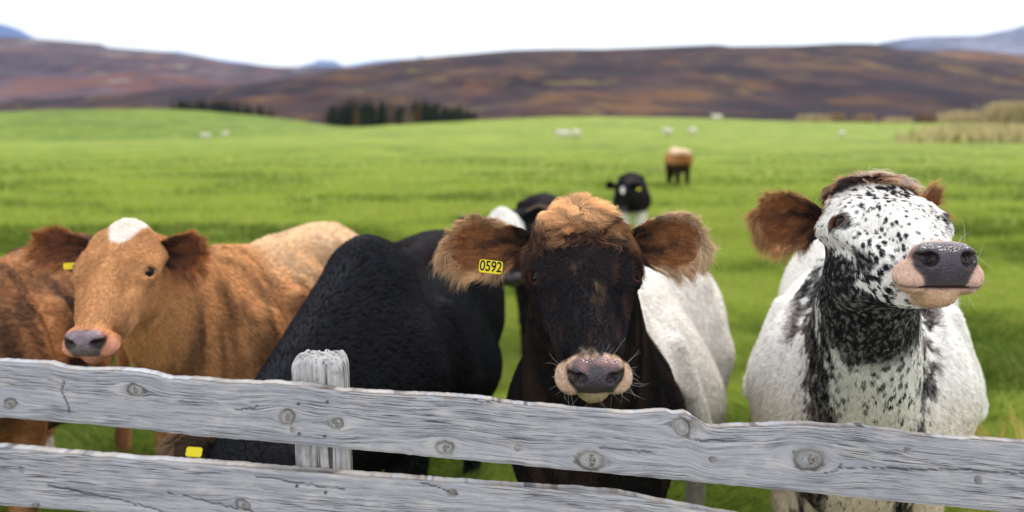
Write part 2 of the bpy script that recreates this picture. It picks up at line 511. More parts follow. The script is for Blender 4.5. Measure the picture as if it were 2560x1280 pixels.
def build_shrubs():
    m = mat_fur('twig', .1, .02)
    r = rs(5)
    for k, (px, py, w, h, col, lab) in enumerate([
            (2035, 306, 70, 14, (190, 170, 136), 'straw coloured thicket at the left end of the heath edge'),
            (2160, 308, 40, 18, (170, 142, 116), 'low brown shrub on the heath edge, left of the darkest shrub'),
            (2312, 306, 26, 18, (140, 112, 94), 'darkest upright brown shrub on the heath edge at right'),
            (2090, 307, 30, 18, (150, 124, 100), 'smallest brown shrub on the heath edge, left of the others'),
            (2240, 308, 60, 12, (196, 176, 140), 'straw coloured thicket between two brown shrubs'),
            (2420, 304, 130, 22, (204, 186, 146), 'wide straw coloured thicket right of the darkest shrub'),
            (2530, 300, 100, 34, (200, 182, 142), 'tall straw coloured thicket at the right end of the heath edge')]):
        Y = 148.0; c = P(px, py, Y); g = float(tz(c[0], Y))
        W = w / K * Y; Hh = h / K * Y * 1.25 + max(0, c[2] - g)
        n = int(900 + W * 500) if 'shrub' not in lab else 420
        base = np.stack([c[0] + r.uniform(-W * .6, W * .6, n) * r.uniform(.6, 1, n), Y + r.normal(0, .8, n), np.zeros(n)], -1)
        base[:, 2] = tz(base[:, 0], base[:, 1])
        hh = Hh * r.uniform(.4, 1.1, n) * (1 - .5 * (np.abs(base[:, 0] - c[0]) / W) ** 2)
        d = np.stack([r.normal(0, .25, n), r.normal(0, .25, n), np.ones(n)], -1)
        t = np.linspace(0, 1, 4)[None, :, None]
        pts = base[:, None] + d[:, None] * hh[:, None, None] * t + r.normal(0, .06, (n, 4, 3)) * t
        cols = srgb(*col) * r.uniform(.6, 1.3, (n, 1))
        e = np.array([c[0], Y, g])
        o = curves_obj('shrub' if 'shrub' in lab else 'thicket', pts - e, np.array([.05, .045, .035, .015]), m, None, cols)
        o.location = e; tag(o, lab, 'shrub')
    # dry rough grass bank at the right
    n = 16000
    Y = r.uniform(62, 100, n); px = r.uniform(2230, 2900, n)
    x = (px - 1280) / K * Y
    py = 300 + (CAM_H - tz(x, Y)) * K / Y
    keep = (r.uniform(size=n) < ss(2230, 2420, px + (py - 345) * 4 + r.normal(0, 30, n)))
    x, Y = x[keep], Y[keep]; n = len(x)
    z = tz(x, Y)
    hump = r.uniform(.15, .75, n) * (.35 + fbm(np.stack([x, Y, x * 0], -1) * .35, 8, 2))
    t = np.linspace(0, 1, 4)[None, :, None]
    d = np.stack([r.normal(0, .35, n), r.normal(0, .35, n), np.ones(n)], -1)
    pts = np.stack([x, Y, z], -1)[:, None] + d[:, None] * hump[:, None, None] * t
    cols = srgb(206, 190, 140) * r.uniform(.6, 1.25, (n, 1)); cols[r.uniform(size=n) < .08] = srgb(110, 120, 60)
    o = curves_obj('dry_grass', pts, np.array([.07, .05, .04, .01]), m, None, cols)
    tag(o, 'straw coloured rough grass bank in the pasture at right', 'dry grass', kind='stuff')

def build_grass():
    r = rs(12)
    # near sward, dense where it can be seen
    parts = []
    for (n, y0, y1, h, w) in ((190000, 2.2, 7.0, .085, .0017), (190000, 5.5, 16.0, .10, .003), (130000, 13, 75, .13, .007)):
        Y = y0 * (y1 / y0) ** r.uniform(size=n)
        x = r.uniform(-.80, .80, n) * Y + r.normal(0, .1, n)
        p = np.stack([x, Y, x * 0], -1)
        clump = fbm(p * np.array([1.6, 1.6, 1]), 40, 3); cl2 = fbm(p * np.array([.3, .6, 1]), 44, 3)
        hh = h * (.4 + 1.5 * clump) * r.uniform(.6, 1.3, n) * ss(78, 20, Y)
        lean = np.stack([(fbm(p * 2.3, 60, 2) - .5) * 2.2 + r.normal(0, .35, n), (fbm(p * 2.3, 61, 2) - .5) * 2 + r.normal(0, .35, n)], -1)
        t = np.linspace(0, 1, 4)
        pts = np.zeros((n, 4, 3))
        root = np.stack([x, Y, tz(x, Y)], -1)
        for j, tt in enumerate(t):
            pts[:, j] = root
            pts[:, j, :2] += lean * (hh * tt ** 1.6)[:, None]
            pts[:, j, 2] += hh * (tt - .25 * tt * tt)
        a = srgb(92, 116, 42); b = srgb(168, 184, 80); c = srgb(186, 176, 100)
        k = np.clip(ss(.34, .60, clump * .35 + cl2 * .65) + r.normal(0, .18, n), 0, 1)
        cols = mix(a[None], b[None], k); dry = r.uniform(size=n) < .06 + .10 * ss(.55, .75, cl2)
        cols[dry] = c * r.uniform(.7, 1.1, (dry.sum(), 1))
        parts.append((pts, np.broadcast_to(np.array([w, w, w * .8, w * .2]), (n, 4)), cols))
    pts = np.concatenate([q[0] for q in parts]); rad = np.concatenate([q[1] for q in parts]); cols = np.concatenate([q[2] for q in parts])
    o = curves_obj('grass', pts, rad, M_GRASS, None, cols)
    tag(o, 'short green pasture grass with longer tufts', 'grass', kind='stuff')
    # dry stalks in front right
    for k, (px, py, top, n, lab) in enumerate([(2535, 1075, 900, 26, 'tall tuft of straw coloured stalks right of the speckled cow'),
                                               (2490, 1075, 975, 14, 'smaller tuft of straw coloured stalks beside the speckled cow'),
                                               (2588, 1150, 990, 20, 'straw coloured stalks cut by the right edge, above the fence end')]):
        Y = 3.9 + .4 * k; c = P(px, 1100, Y); c[2] = tz(c[0], Y); hgt = P(px, top, Y)[2]
        hgt = max(hgt, .25)
        t = np.linspace(0, 1, 6)[None, :, None]
        d = np.stack([r.normal(0, .28, n), r.normal(0, .28, n), np.ones(n)], -1)
        ln = hgt * r.uniform(.6, 1.05, n)
        bend = np.stack([r.normal(0, .3, n), r.normal(0, .3, n), -.15 * np.ones(n)], -1)
        pts = r.normal(0, .04, (n, 1, 3)) * [1, 1, 0] + d[:, None] * ln[:, None, None] * t + bend[:, None] * (t ** 2) * ln[:, None, None]
        o = curves_obj('dry_stalks', pts, np.array([.0022, .002, .002, .0018, .003, .0012]), M_GRASS, None, srgb(196, 176, 96) * r.uniform(.6, 1.2, (n, 1)))
        o.location = c; tag(o, lab, 'dry stalks')

# ------------------------------------------------------------------ signed-distance modelling
def axis(lo, hi, flo, fhi, fine, coarse):
    flo, fhi = max(lo, flo), min(hi, fhi)
    mid = list(np.arange(flo, fhi + fine, fine))
    def go(start, end, sgn):
        out = []; s = fine; x = start
        while (x - end) * sgn < 0:
            s = min(coarse, s * 1.12); x += s * sgn; out.append(x)
        return out
    return np.array(go(mid[0], lo, -1)[::-1] + mid + go(mid[-1], hi, 1), dtype=F32)

class SDF:
    def __init__(s, xs, ys, zs):
        s.ax = (xs, ys, zs)
        s.F = np.full((len(xs), len(ys), len(zs)), 0.5, dtype=F32)
    def win(s, lo, hi):
        sl = []
        for a, l, h in zip(s.ax, lo, hi):
            i = max(0, np.searchsorted(a, l) - 1); j = min(len(a), np.searchsorted(a, h) + 1)
            if j <= i: return None
            sl.append(slice(i, j))
        return tuple(sl)
    def pts(s, sl):
        return s.ax[0][sl[0]][:, None, None], s.ax[1][sl[1]][None, :, None], s.ax[2][sl[2]][None, None, :]
    def comb(s, sl, d, k, sub=False):
        A = s.F[sl]
        if sub:
            d = -d
            h = np.maximum(k - np.abs(A - d), 0) / k
            s.F[sl] = np.maximum(A, d) + h * h * k * .25
        else:
            h = np.maximum(k - np.abs(A - d), 0) / k
            s.F[sl] = np.minimum(A, d) - h * h * k * .25
    def ell(s, c, r, R=None, k=.05, sub=False):
        c = np.asarray(c, float); r = np.asarray(r, float)
        m = (np.abs(R) @ r if R is not None else r) + k + .03
        sl = s.win(c - m, c + m)
        if sl is None: return
        X, Y, Z = s.pts(sl)
        X = X - F32(c[0]); Y = Y - F32(c[1]); Z = Z - F32(c[2])
        if R is not None:
            R = R.astype(F32)
            x = X * R[0, 0] + Y * R[1, 0] + Z * R[2, 0]
            y = X * R[0, 1] + Y * R[1, 1] + Z * R[2, 1]
            z = X * R[0, 2] + Y * R[1, 2] + Z * R[2, 2]
        else: x, y, z = X, Y, Z
        a = (x / F32(r[0])) ** 2 + (y / F32(r[1])) ** 2 + (z / F32(r[2])) ** 2
        b = (x / F32(r[0] ** 2)) ** 2 + (y / F32(r[1] ** 2)) ** 2 + (z / F32(r[2] ** 2)) ** 2
        k0 = np.sqrt(a); d = k0 * (k0 - 1) / (np.sqrt(b) + 1e-6)
        s.comb(sl, d.astype(F32), F32(k), sub)
    def cap(s, a, b, ra, rb, k=.05, sub=False):
        a = np.asarray(a, float); b = np.asarray(b, float)
        m = max(ra, rb) + k + .03
        sl = s.win(np.minimum(a, b) - m, np.maximum(a, b) + m)
        if sl is None: return
        X, Y, Z = s.pts(sl)
        ba = b - a; L = float(ba @ ba) + 1e-9
        h = ((X - F32(a[0])) * F32(ba[0]) + (Y - F32(a[1])) * F32(ba[1]) + (Z - F32(a[2])) * F32(ba[2])) / F32(L)
        h = np.clip(h, 0, 1)
        d = np.sqrt((X - F32(a[0]) - h * F32(ba[0])) ** 2 + (Y - F32(a[1]) - h * F32(ba[1])) ** 2 + (Z - F32(a[2]) - h * F32(ba[2])) ** 2)
        d = d - (F32(ra) + h * F32(rb - ra))
        s.comb(sl, d.astype(F32), F32(k), sub)
    def mesh(s):
        F = s.F; ins = F < 0
        xs, ys, zs = s.ax
        nx, ny, nz = F.shape
        c = np.zeros((nx - 1, ny - 1, nz - 1), dtype=np.int8)
        for dx in (0, 1):
            for dy in (0, 1):
                for dz in (0, 1):
                    c += ins[dx:nx - 1 + dx, dy:ny - 1 + dy, dz:nz - 1 + dz]
        cell = np.argwhere((c > 0) & (c < 8))
        idx = -np.ones(c.shape, dtype=np.int32)
        idx[cell[:, 0], cell[:, 1], cell[:, 2]] = np.arange(len(cell))
        acc = np.zeros((len(cell), 3)); cnt = np.zeros(len(cell))
        i, j, k = cell.T
        corners = [(0, 0, 0), (1, 0, 0), (0, 1, 0), (1, 1, 0), (0, 0, 1), (1, 0, 1), (0, 1, 1), (1, 1, 1)]
        edges = [(0, 1), (2, 3), (4, 5), (6, 7), (0, 2), (1, 3), (4, 6), (5, 7), (0, 4), (1, 5), (2, 6), (3, 7)]
        for e0, e1 in edges:
            a, b = corners[e0], corners[e1]
            fa = F[i + a[0], j + a[1], k + a[2]]; fb = F[i + b[0], j + b[1], k + b[2]]
            m = (fa < 0) != (fb < 0)
            t = np.where(m, fa / (fa - fb + 1e-12), 0)
            pa = np.stack([xs[i + a[0]], ys[j + a[1]], zs[k + a[2]]], -1)
            pb = np.stack([xs[i + b[0]], ys[j + b[1]], zs[k + b[2]]], -1)
            acc += np.where(m[:, None], pa + (pb - pa) * t[:, None], 0); cnt += m
        v = acc / cnt[:, None]
        fs = []
        for d in range(3):
            sl0 = [slice(None)] * 3; sl1 = [slice(None)] * 3
            sl0[d] = slice(0, -1); sl1[d] = slice(1, None)
            A = ins[tuple(sl0)]; B = ins[tuple(sl1)]
            e = np.argwhere(A != B)
            o1, o2 = [(1, 2), (2, 0), (0, 1)][d]
            ok = (e[:, o1] > 0) & (e[:, o2] > 0) & (e[:, o1] < F.shape[o1] - 1) & (e[:, o2] < F.shape[o2] - 1)
            e = e[ok]
            q = []
            for (da, db) in ((0, 0), (-1, 0), (-1, -1), (0, -1)):
                g = e.copy(); g[:, o1] += da; g[:, o2] += db
                q.append(idx[g[:, 0], g[:, 1], g[:, 2]])
            q = np.stack(q, -1)
            flip = ~A[e[:, 0], e[:, 1], e[:, 2]]
            q[flip] = q[flip][:, ::-1]
            fs.append(q)
        f = np.concatenate(fs); f = f[(f >= 0).all(1)]
        # relax the net a little
        for it in range(2):
            sm = np.zeros_like(v); n = np.zeros(len(v))
            for a in range(4):
                b = (a + 1) % 4
                np.add.at(sm, f[:, a], v[f[:, b]]); np.add.at(n, f[:, a], 1)
                np.add.at(sm, f[:, b], v[f[:, a]]); np.add.at(n, f[:, b], 1)
            v = v * .5 + .5 * sm / np.maximum(n, 1)[:, None]
        return v, f

def vert_normals(v, f):
    n = np.cross(v[f[:, 2]] - v[f[:, 0]], v[f[:, 3 if f.shape[1] > 3 else 1]] - v[f[:, 1 if f.shape[1] > 3 else 0]])
    if f.shape[1] == 3: n = np.cross(v[f[:, 1]] - v[f[:, 0]], v[f[:, 2]] - v[f[:, 0]])
    out = np.zeros_like(v)
    for a in range(f.shape[1]): np.add.at(out, f[:, a], n)
    return nrm(out), n

# ------------------------------------------------------------------ cattle

def frame_from(y, zhint):
    y = nrm(y); z = np.asarray(zhint, float); z = nrm(z - y * (z @ y)); x = np.cross(y, z)
    return np.stack([x, y, z], 1)          # columns are the local axes in world space

def eye_frame(sx):
    o = nrm(np.array([sx * .84, .20, .50])); f = np.array([0, 1., -.15]); f = nrm(f - o * (f @ o)); u = np.cross(o, f)
    u = u if u[2] > 0 else -u
    a = math.radians(38)
    f, u = f * math.cos(a) + u * math.sin(a), u * math.cos(a) - f * math.sin(a)
    return np.array([sx * .094, -.016, .010]), np.stack([o, f, u], 1)

def head_sdf(S, T, R, s, fine, lid=True):
    """T(p): head-local -> grid space; R rotation; s scale"""
    k = .03 * s
    e = lambda c, r, k_=k, sub=False: S.ell(T(c), np.array(r) * s, R, k_ * (s if k_ != k else 1), sub)
    cp = lambda a, b, ra, rb, k_=.03: S.cap(T(a), T(b), ra * s, rb * s, k_ * s)
    e((0, -.095, -.025), (.102, .115, .086))
    e((0, -.055, .004), (.098, .115, .058), .025)                 # flat forehead
    e((0, -.186, .004), (.055, .047, .054))
    e((.055, -.13, .0), (.045, .05, .05)); e((-.055, -.13, .0), (.045, .05, .05))
    cp((0, .0, .006), (0, .20, -.008), .056, .041)
    cp((0, .02, .030), (0, .19, .004), .034, .030, .02)           # nasal bone
    for sx in (1, -1):
        e((sx * .086, -.026, .004), (.034, .056, .038), .022)
        e((sx * .062, -.050, .034), (.032, .046, .028), .016)     # brow
        cp((sx * .094, -.04, -.012), (sx * .098, -.12, -.02), .022, .026, .016)    # cheek arch
        cp((sx * .078, .03, -.016), (sx * .048, .15, -.022), .022, .016, .016)     # face crest
        e((sx * .058, -.045, -.090), (.046, .095, .080), .022)    # jaw muscle
        e((sx * .048, .07, -.052), (.032, .10, .046), .022)
        cp((sx * .052, -.10, -.145), (sx * .030, .13, -.088), .026, .020, .02)     # jaw bone
        e((sx * .046, .228, -.030), (.032, .040, .031), .012)     # lips
        e((sx * .031, .244, .009), (.027, .033, .023), .010)      # nostril wings
    cp((0, -.10, -.115), (0, .19, -.062), .065, .036)
    e((0, .235, -.008), (.05, .043, .042), .02)
    e((0, .224, -.060), (.037, .042, .027), .012)                 # chin
    if fine:
        for sx in (1, -1):
            # lids round the eyeball, then the opening
            C, Ro = eye_frame(sx)
            S.ell(T(C), np.array([.0268, .0290, .0258]) * s, R @ Ro, .014 * s)
            S.ell(T(C + Ro[:, 0] * .030), np.array([.022, .0222, .0140]) * s, R @ Ro, .003 * s, True)
            S.ell(T(C + Ro[:, 0] * .0), np.array([.0218, .0218, .0218]) * s, R @ Ro, .001 * s, True)
            # nostril: comma shaped pit opening outward and upward
            c, s2 = math.cos(.7 * sx), math.sin(.7 * sx)
            Rn = np.array([[c, s2, 0], [-s2, c, 0], [0, 0, 1.]])
            S.ell(T((sx * .036, .274, .012)), np.array([.014, .024, .0135]) * s, R @ Rn, .006 * s, True)
            S.ell(T((sx * .052, .262, .014)), np.array([.014, .011, .006]) * s, R @ Rn, .005 * s, True)
        e((0, .262, -.0415), (.062, .05, .0026), .005, True)        # mouth line
        e((0, .287, -.024), (.0022, .012, .016), .006, True)        # philtrum

def ear_geo(root, tip, face, width, nu=26, nv=17, cup=.34, s=1.0):
    """a cupped leaf-shaped ear: outer shell and inner hollow as one closed skin"""
    a = tip - root; L = np.linalg.norm(a); a = a / L
    f = nrm(face - a * (face @ a)); u = np.cross(f, a)
    U = np.linspace(0, 1, nu); Vv = np.linspace(-1, 1, nv)
    prof = np.interp(U, [0, .1, .25, .45, .65, .8, .9, .96, 1], [.34, .40, .66, .92, 1.0, .86, .62, .40, .06])
    vs = []; par = []
    for side in (0, 1):     # 0 inner (facing f), 1 outer
        for i, uu in enumerate(U):
            w = width * .5 * prof[i]
            depth = cup * width * (1 - .5 * uu) * (1.0 if uu > .12 else .6 + 3 * uu)
            for vv in Vv:
                th = vv * (1.35 - .55 * uu)
                y = math.sin(th) / math.sin(1.35 - .55 * uu) * w
                z = -(math.cos(th) - math.cos(1.35 - .55 * uu)) * depth
                off = 0 if side == 0 else -(.010 * (1 - abs(vv) ** 3) * (1 - .7 * uu) + .0006)
                bend = -.10 * L * (uu ** 2)
                p = root + a * (uu * L) + u * y + f * (z + off + bend)
                vs.append(p); par.append((uu, vv, side))
    n1 = nu * nv
    F1 = grid_faces(nu, nv); F2 = F1[:, ::-1] + n1
    rim = []
    for i in range(nu - 1):
        for vj, fl in ((0, False), (nv - 1, True)):
            q = [i * nv + vj, (i + 1) * nv + vj, (i + 1) * nv + vj + n1, i * nv + vj + n1]
            rim.append(q if fl else q[::-1])
    for j in range(nv - 1):
        i = nu - 1
        rim.append([i * nv + j, i * nv + j + 1, i * nv + j + 1 + n1, i * nv + j + n1])
    F = np.concatenate([F1, F2, np.array(rim)])
    return np.array(vs), F, np.array(par), a, f, u

def fur(pos, nor, tan, L, lift, seed, clump=.35, cf=70., wav=0., k=5, root_r=.0005, col=None, droop=.0, tipdark=None, lock=None):
    r = rs(seed); n = len(pos)
    q = pos * cf
    jit = np.stack([vnoise(q, seed + 1), vnoise(q, seed + 2), vnoise(q, seed + 3)], -1) - .5
    q2 = pos * cf * .35
    jit2 = np.stack([vnoise(q2, seed + 4), vnoise(q2, seed + 5), vnoise(q2, seed + 6)], -1) - .5
    d = tan + jit * 2 * clump + jit2 * 1.6 * clump + r.normal(0, .10, (n, 3))
    d = d - nor * (d * nor).sum(-1, keepdims=True); d = nrm(d)
    side = np.cross(nor, d)
    pts = np.zeros((n, k, 3)); t = np.linspace(0, 1, k)
    if lock is not None:
        cs, stg = lock; lc = worley_center(pos / cs + 100, seed + 50); pull = (lc - 100) * cs - pos
        pull = (pull - nor * (pull * nor).sum(-1, keepdims=True)) * stg
        lv = _hash(*[np.round(lc[:, q] * 997).astype(np.int64) for q in range(3)], seed)
        L = L * (.75 + .5 * lv); fur.lv = lv
    ph = vnoise(pos * cf * .5, seed + 9) * 12
    for j, tt in enumerate(t):
        w = (L * (tt - .1 * tt * tt))[:, None]
        pts[:, j] = pos + d * w + nor * (L * lift * (tt - .62 * tt * tt))[:, None] - nor * .001 * (tt == 0)
        if np.any(wav):
            pts[:, j] += (side * np.sin(ph + tt * 7)[:, None] + nor * np.cos(ph * 1.3 + tt * 6)[:, None] * .5) * (L * wav * tt)[:, None]
        pts[:, j, 2] -= L * droop * tt * tt
        if lock is not None: pts[:, j] += pull * tt ** .8
    rad = root_r * (r.uniform(.7, 1.2, n) if np.ndim(root_r) == 0 else 1)
    rad = np.asarray(rad)[:, None] * np.interp(t, [0, .5, 1], [1, .85, .15])[None]
    return pts, rad

def sample(v, f, dens, n, seed):
    r = rs(seed)
    tri = np.concatenate([f[:, [0, 1, 2]], f[:, [0, 2, 3]]]) if f.shape[1] == 4 else f
    a = v[tri[:, 0]]; b = v[tri[:, 1]]; c = v[tri[:, 2]]
    ar = np.linalg.norm(np.cross(b - a, c - a), axis=1) * .5 * dens[tri].mean(1)
    cs = np.cumsum(ar); k = np.searchsorted(cs, r.uniform(0, cs[-1], n)); k = np.minimum(k, len(tri) - 1)
    u = r.uniform(size=n); w = r.uniform(size=n); m = u + w > 1; u[m] = 1 - u[m]; w[m] = 1 - w[m]
    B = np.stack([1 - u - w, u, w], -1)
    return tri[k], B

def cow(name, label, group, base, yaw, scale, poll, muzzle, coat, head_up=None, hs=1.0, fine=.006, coarse=.022,
        ears=None, nfur=0, body_dims=None, neck_r=1.0, legs='stand', tail=True, eyes=True, hair_r=.0006, lift=.3, fat=1.0, lens=(.012, .022), fine_head=True, earw=.125,
        furmat=None, legoff=(0, 0, 0, 0), withers_up=0., poll_hair=None, headfur=1.0, extra=None):
    """base: world point on the ground below the withers. yaw: heading of the body (0 faces -Y, towards the camera)."""
    base = np.asarray(base, float)
    ca, sa = math.cos(yaw), math.sin(yaw)
    # body frame: +Y_b forward. heading vector in world:
    fw = np.array([sa, -ca, 0.]); RB = frame_from(fw, (0, 0, 1))     # columns X_b, Y_b, Z_b
    toB = lambda p: (np.asarray(p) - base) @ RB
    toW = lambda p: np.asarray(p) @ RB.T + base
    poll = np.asarray(poll, float); muzzle = np.asarray(muzzle, float)
    if head_up is None: head_up = (0, 0, 1)
    RH = frame_from(muzzle - poll, head_up)
    _a = math.atan2(.045, .485); _y, _z = RH[:, 1].copy(), RH[:, 2].copy()
    RH[:, 1] = _y * math.cos(_a) + _z * math.sin(_a); RH[:, 2] = _z * math.cos(_a) - _y * math.sin(_a)
    print(label[:30], 'head len', round(float(np.linalg.norm(muzzle - poll)) / (hs * scale), 3), 'want .487')
    s = hs * scale
    HO = poll - RH @ (np.array([0, -.205, .035]) * s)                # head origin (between the eyes) in world
    TH = lambda p: toB(HO + RH @ (np.asarray(p, float) * s))
    RHB = RB.T @ RH
    B = lambda *p: np.array(p) * scale
    hc = toB(HO)
    lo = np.minimum(hc - .35 * s, B(-.42, -1.55, -.02)); hi = np.maximum(hc + .35 * s, B(.42, .35, 1.45))
    flo, fhi = hc - .23 * s, hc + .23 * s
    for q in ((0, .29, -.03), (0, -.2, 0), (0, -.05, -.18)):
        flo = np.minimum(flo, TH(q) - .09 * s); fhi = np.maximum(fhi, TH(q) + .09 * s)
    if not fine_head: flo, fhi = hc - .3 * s, hc + .3 * s
    S = SDF(*[axis(lo[i], hi[i], flo[i], fhi[i], fine, coarse) for i in range(3)])
    W = scale * fat; z = scale
    # trunk
    S.ell(B(0, -.50, .80), (.262 * W, .50 * z, .33 * z), k=.07)
    S.ell(B(0, -.64, .69), (.318 * W, .44 * z, .26 * z), k=.09)
    S.ell(B(0, -.10, .82), (.22 * W, .30 * z, .31 * z), k=.10)
    for sx in (1, -1):
        S.ell(B(sx * .14 * fat, .0, .80), (.105 * W, .16 * z, .24 * z), k=.05)          # shoulder
        S.cap(B(sx * .085, -.10, 1.10 + withers_up), B(sx * .185 * fat, .02, .84), .05 * z, .075 * z, .045)   # shoulder blade
        S.cap(B(sx * .20 * fat, -.28, 1.0), B(sx * .27 * fat, -.34, .72), .03 * z, .04 * z, .06)
        S.ell(B(sx * .12 * fat, -1.10, .86), (.15 * W, .24 * z, .25 * z), k=.08)          # thigh
        S.cap(B(sx * .06, -.93, 1.09), B(sx * .185, -.97, 1.10), .07 * z, .04 * z, .08)     # hook bone
        S.cap(B(sx * .07, -1.15, 1.07), B(sx * .085, -1.33, 1.06), .08 * z, .045 * z, .08)  # pin bone
    S.cap(B(0, -.05, 1.14 + withers_up), B(0, -.5, 1.10), .075 * z, .06 * z, .09)
    S.cap(B(0, -.5, 1.10), B(0, -1.30, 1.11), .06 * z, .05 * z, .09)
    S.ell(B(0, -1.08, 1.0), (.19 * W, .30 * z, .15 * z), k=.09)                           # rump
    S.ell(B(0, .13, .74), (.15 * W, .18 * z, .23 * z), k=.09)                             # brisket
    # neck: three stacked muscles from trunk to head
    nr = neck_r * scale
    S.cap(B(0, -.02, 1.04 + withers_up), TH((0, -.15, -.03)), .13 * nr, .078 * nr, .07)
    S.cap(B(0, .05, .90), TH((0, -.12, -.10)), .185 * nr, .098 * nr, .08)
    S.cap(B(0, .13, .76), TH((0, -.06, -.13)), .17 * nr, .07 * nr, .08)
    # legs
    def leg(front, sx, off):
        if front:
            x = sx * .145; pts = [(x, .0, .72, .10), (x, .02, .52, .068), (x, .03 + off * .5, .33, .047), (x, .02 + off, .14, .031), (x, .03 + off, .075, .037)]
        else:
            x = sx * .16; pts = [(x, -1.08, .78, .15), (x * 1.05, -.98, .60, .10), (x, -1.16 + off * .5, .45, .052), (x * .97, -1.17 + off * .6, .38, .045), (x * .95, -1.12 + off, .15, .034), (x * .95, -1.10 + off, .08, .038)]
        for a, b in zip(pts[:-1], pts[1:]):
            S.cap(B(*a[:3]), B(*b[:3]), a[3] * z, b[3] * z, .03)
        h = pts[-1]
        S.cap(B(h[0] - .018, h[1] + .03, .03), B(h[0], h[1], .07), .032 * z, .03 * z, .012)
        S.cap(B(h[0] + .018, h[1] + .03, .03), B(h[0], h[1], .07), .032 * z, .03 * z, .012)
    for (fr, sx), off in zip(((1, 1), (1, -1), (0, 1), (0, -1)), legoff): leg(fr, sx, off)
    S.ell(B(0, -.92, .52), (.11 * z, .15 * z, .10 * z), k=.06)                            # udder
    if tail:
        S.cap(B(0, -1.34, 1.13), B(0, -1.44, .95), .035 * z, .025 * z, .03); S.cap(B(0, -1.44, .95), B(0, -1.43, .5), .025 * z, .018 * z, .02)
        S.ell(B(0, -1.43, .42), (.035 * z, .035 * z, .12 * z), k=.03)
    head_sdf(S, TH, RHB, s, fine_head)
    if extra: extra(S, B, TH, RHB, s)
    v, f = S.mesh(); v = toW(v)
    nv_ = vert_normals(v, f)[0]
    # make sure the faces point outward
    cen = v.mean(0)
    toHd = lambda p: ((p - HO) @ RH) / s
    PH = toHd(v); PB = toB(v) / scale
    col, wet, furl = coat(PH, PB, nv_ @ RH, v)
    chunks_v = [v]; chunks_f = [f]; cols = [col]; wets = [wet]
    root = empty(name, base, label, 'cow', group)
    hair = []
    # ---- ears
    ear_info = []
    if ears is None:
        ears = [dict(side=sx, dirn=(sx * 1.0, -.12, -.02), face=(0, .8, .35)) for sx in (1, -1)]
    for e in ears:
        sx = e['side']
        rt = HO + RH @ (np.array([sx * .085, -.140, -.008]) * s)
        if 'tip' in e: tp = np.asarray(e['tip'], float); fc = np.asarray(e['facew'], float)
        else:
            tp = rt + RH @ nrm(e['dirn']) * (.175 * s); fc = RH @ np.array(e['face'], float)
        ev, ef, par, a_, f_, u_ = ear_geo(rt, tp, fc, e.get('w', earw) * s)
        en = vert_normals(ev, ef)[0]
        # outward check
        ctr = ev.mean(0)
        ecol = e['col'](par) if 'col' in e else coat.ear(par)
        ear_info.append((ev, ef, par, a_, f_, u_, en, ecol, tp, rt, e))
        off = sum(len(c) for c in chunks_v)
        chunks_v.append(ev); chunks_f.append(ef + off); cols.append(ecol); wets.append(np.zeros(len(ev)))
        if not e.get('noroot'):
            pass
    V = np.concatenate(chunks_v); Fc = np.concatenate(chunks_f)
    mesh_obj('body', V - base, Fc, M_SKIN, root, True, np.concatenate(cols), attrs={'wet': np.concatenate(wets)})
    camp = np.array([0, 0, CAM_H])
    # ---- coat
    if nfur:
        vd = nrm(camp - v); facing = (vd * nv_).sum(1)
        near_head = np.exp(-np.maximum(0, np.linalg.norm(v - (HO + RH @ (np.array([0, 0, -.05]) * s)), axis=1) - .26) / .12)
        dens = (0.22 + 1.0 * near_head * headfur) * np.where(facing > -.25, 1, .12) * (furl > .0008)
        tri, Bc = sample(v, f, dens, nfur, 3)
        pos = (v[tri] * Bc[..., None]).sum(1); nor = nrm((nv_[tri] * Bc[..., None]).sum(1))
        PHs = toHd(pos); PBs = toB(pos) / scale
        c, w, fl = coat(PHs, PBs, nor @ RH, pos)
        # combing
        headw = ss(.34, .24, np.linalg.norm(PHs - np.array([0, .02, -.03]), axis=1))
        w1 = PHs - np.array([0, -.02, .07]); w1[:, 2] *= .6
        th = nrm(w1) + np.array([0, .25, 0])
        tb = np.zeros_like(PHs); tb[:] = (0, -.75, -.55)
        # on the neck the hair runs from the head down to the chest
        tn = nrm(toB(base + RB @ B(0, .05, .5)) - TH((0, -.1, -.1)))
        neckw = ss(-.25, .1, PBs[:, 1])
        tbw = (tb * (1 - neckw)[:, None] + tn * neckw[:, None] * .9 + np.array([0, -.3, -.3]) * neckw[:, None]) @ RB.T
        tan = nrm((th @ RH.T) * headw[:, None] + tbw * (1 - headw)[:, None])
        nhp = (near_head[tri] * Bc).sum(1)
        L = fl * rs(4).uniform(.6, 1.25, len(pos))
        rr = hair_r * (1 + 1.1 * (1 - np.clip(nhp, 0, 1)))
        lf = np.full(len(pos), lift)
        pts, rad = fur(pos, nor, tan, L, lf, 11, (.035 + .28 * nhp)[:, None], 55., .03, 4, rr, lock=(.011, (.06 + .40 * nhp)[:, None]))
        cv = c * rs(6).normal(1, .16, (len(c), 1)).clip(.5, 1.6) * (.82 + .36 * fbm(pos * np.array([75, 75, 20]), 91, 2))[:, None]
        curves_obj('coat', pts - base, rad, furmat or M_FUR, root, cv)
        # ear hair
        ep, er, ec = [], [], []
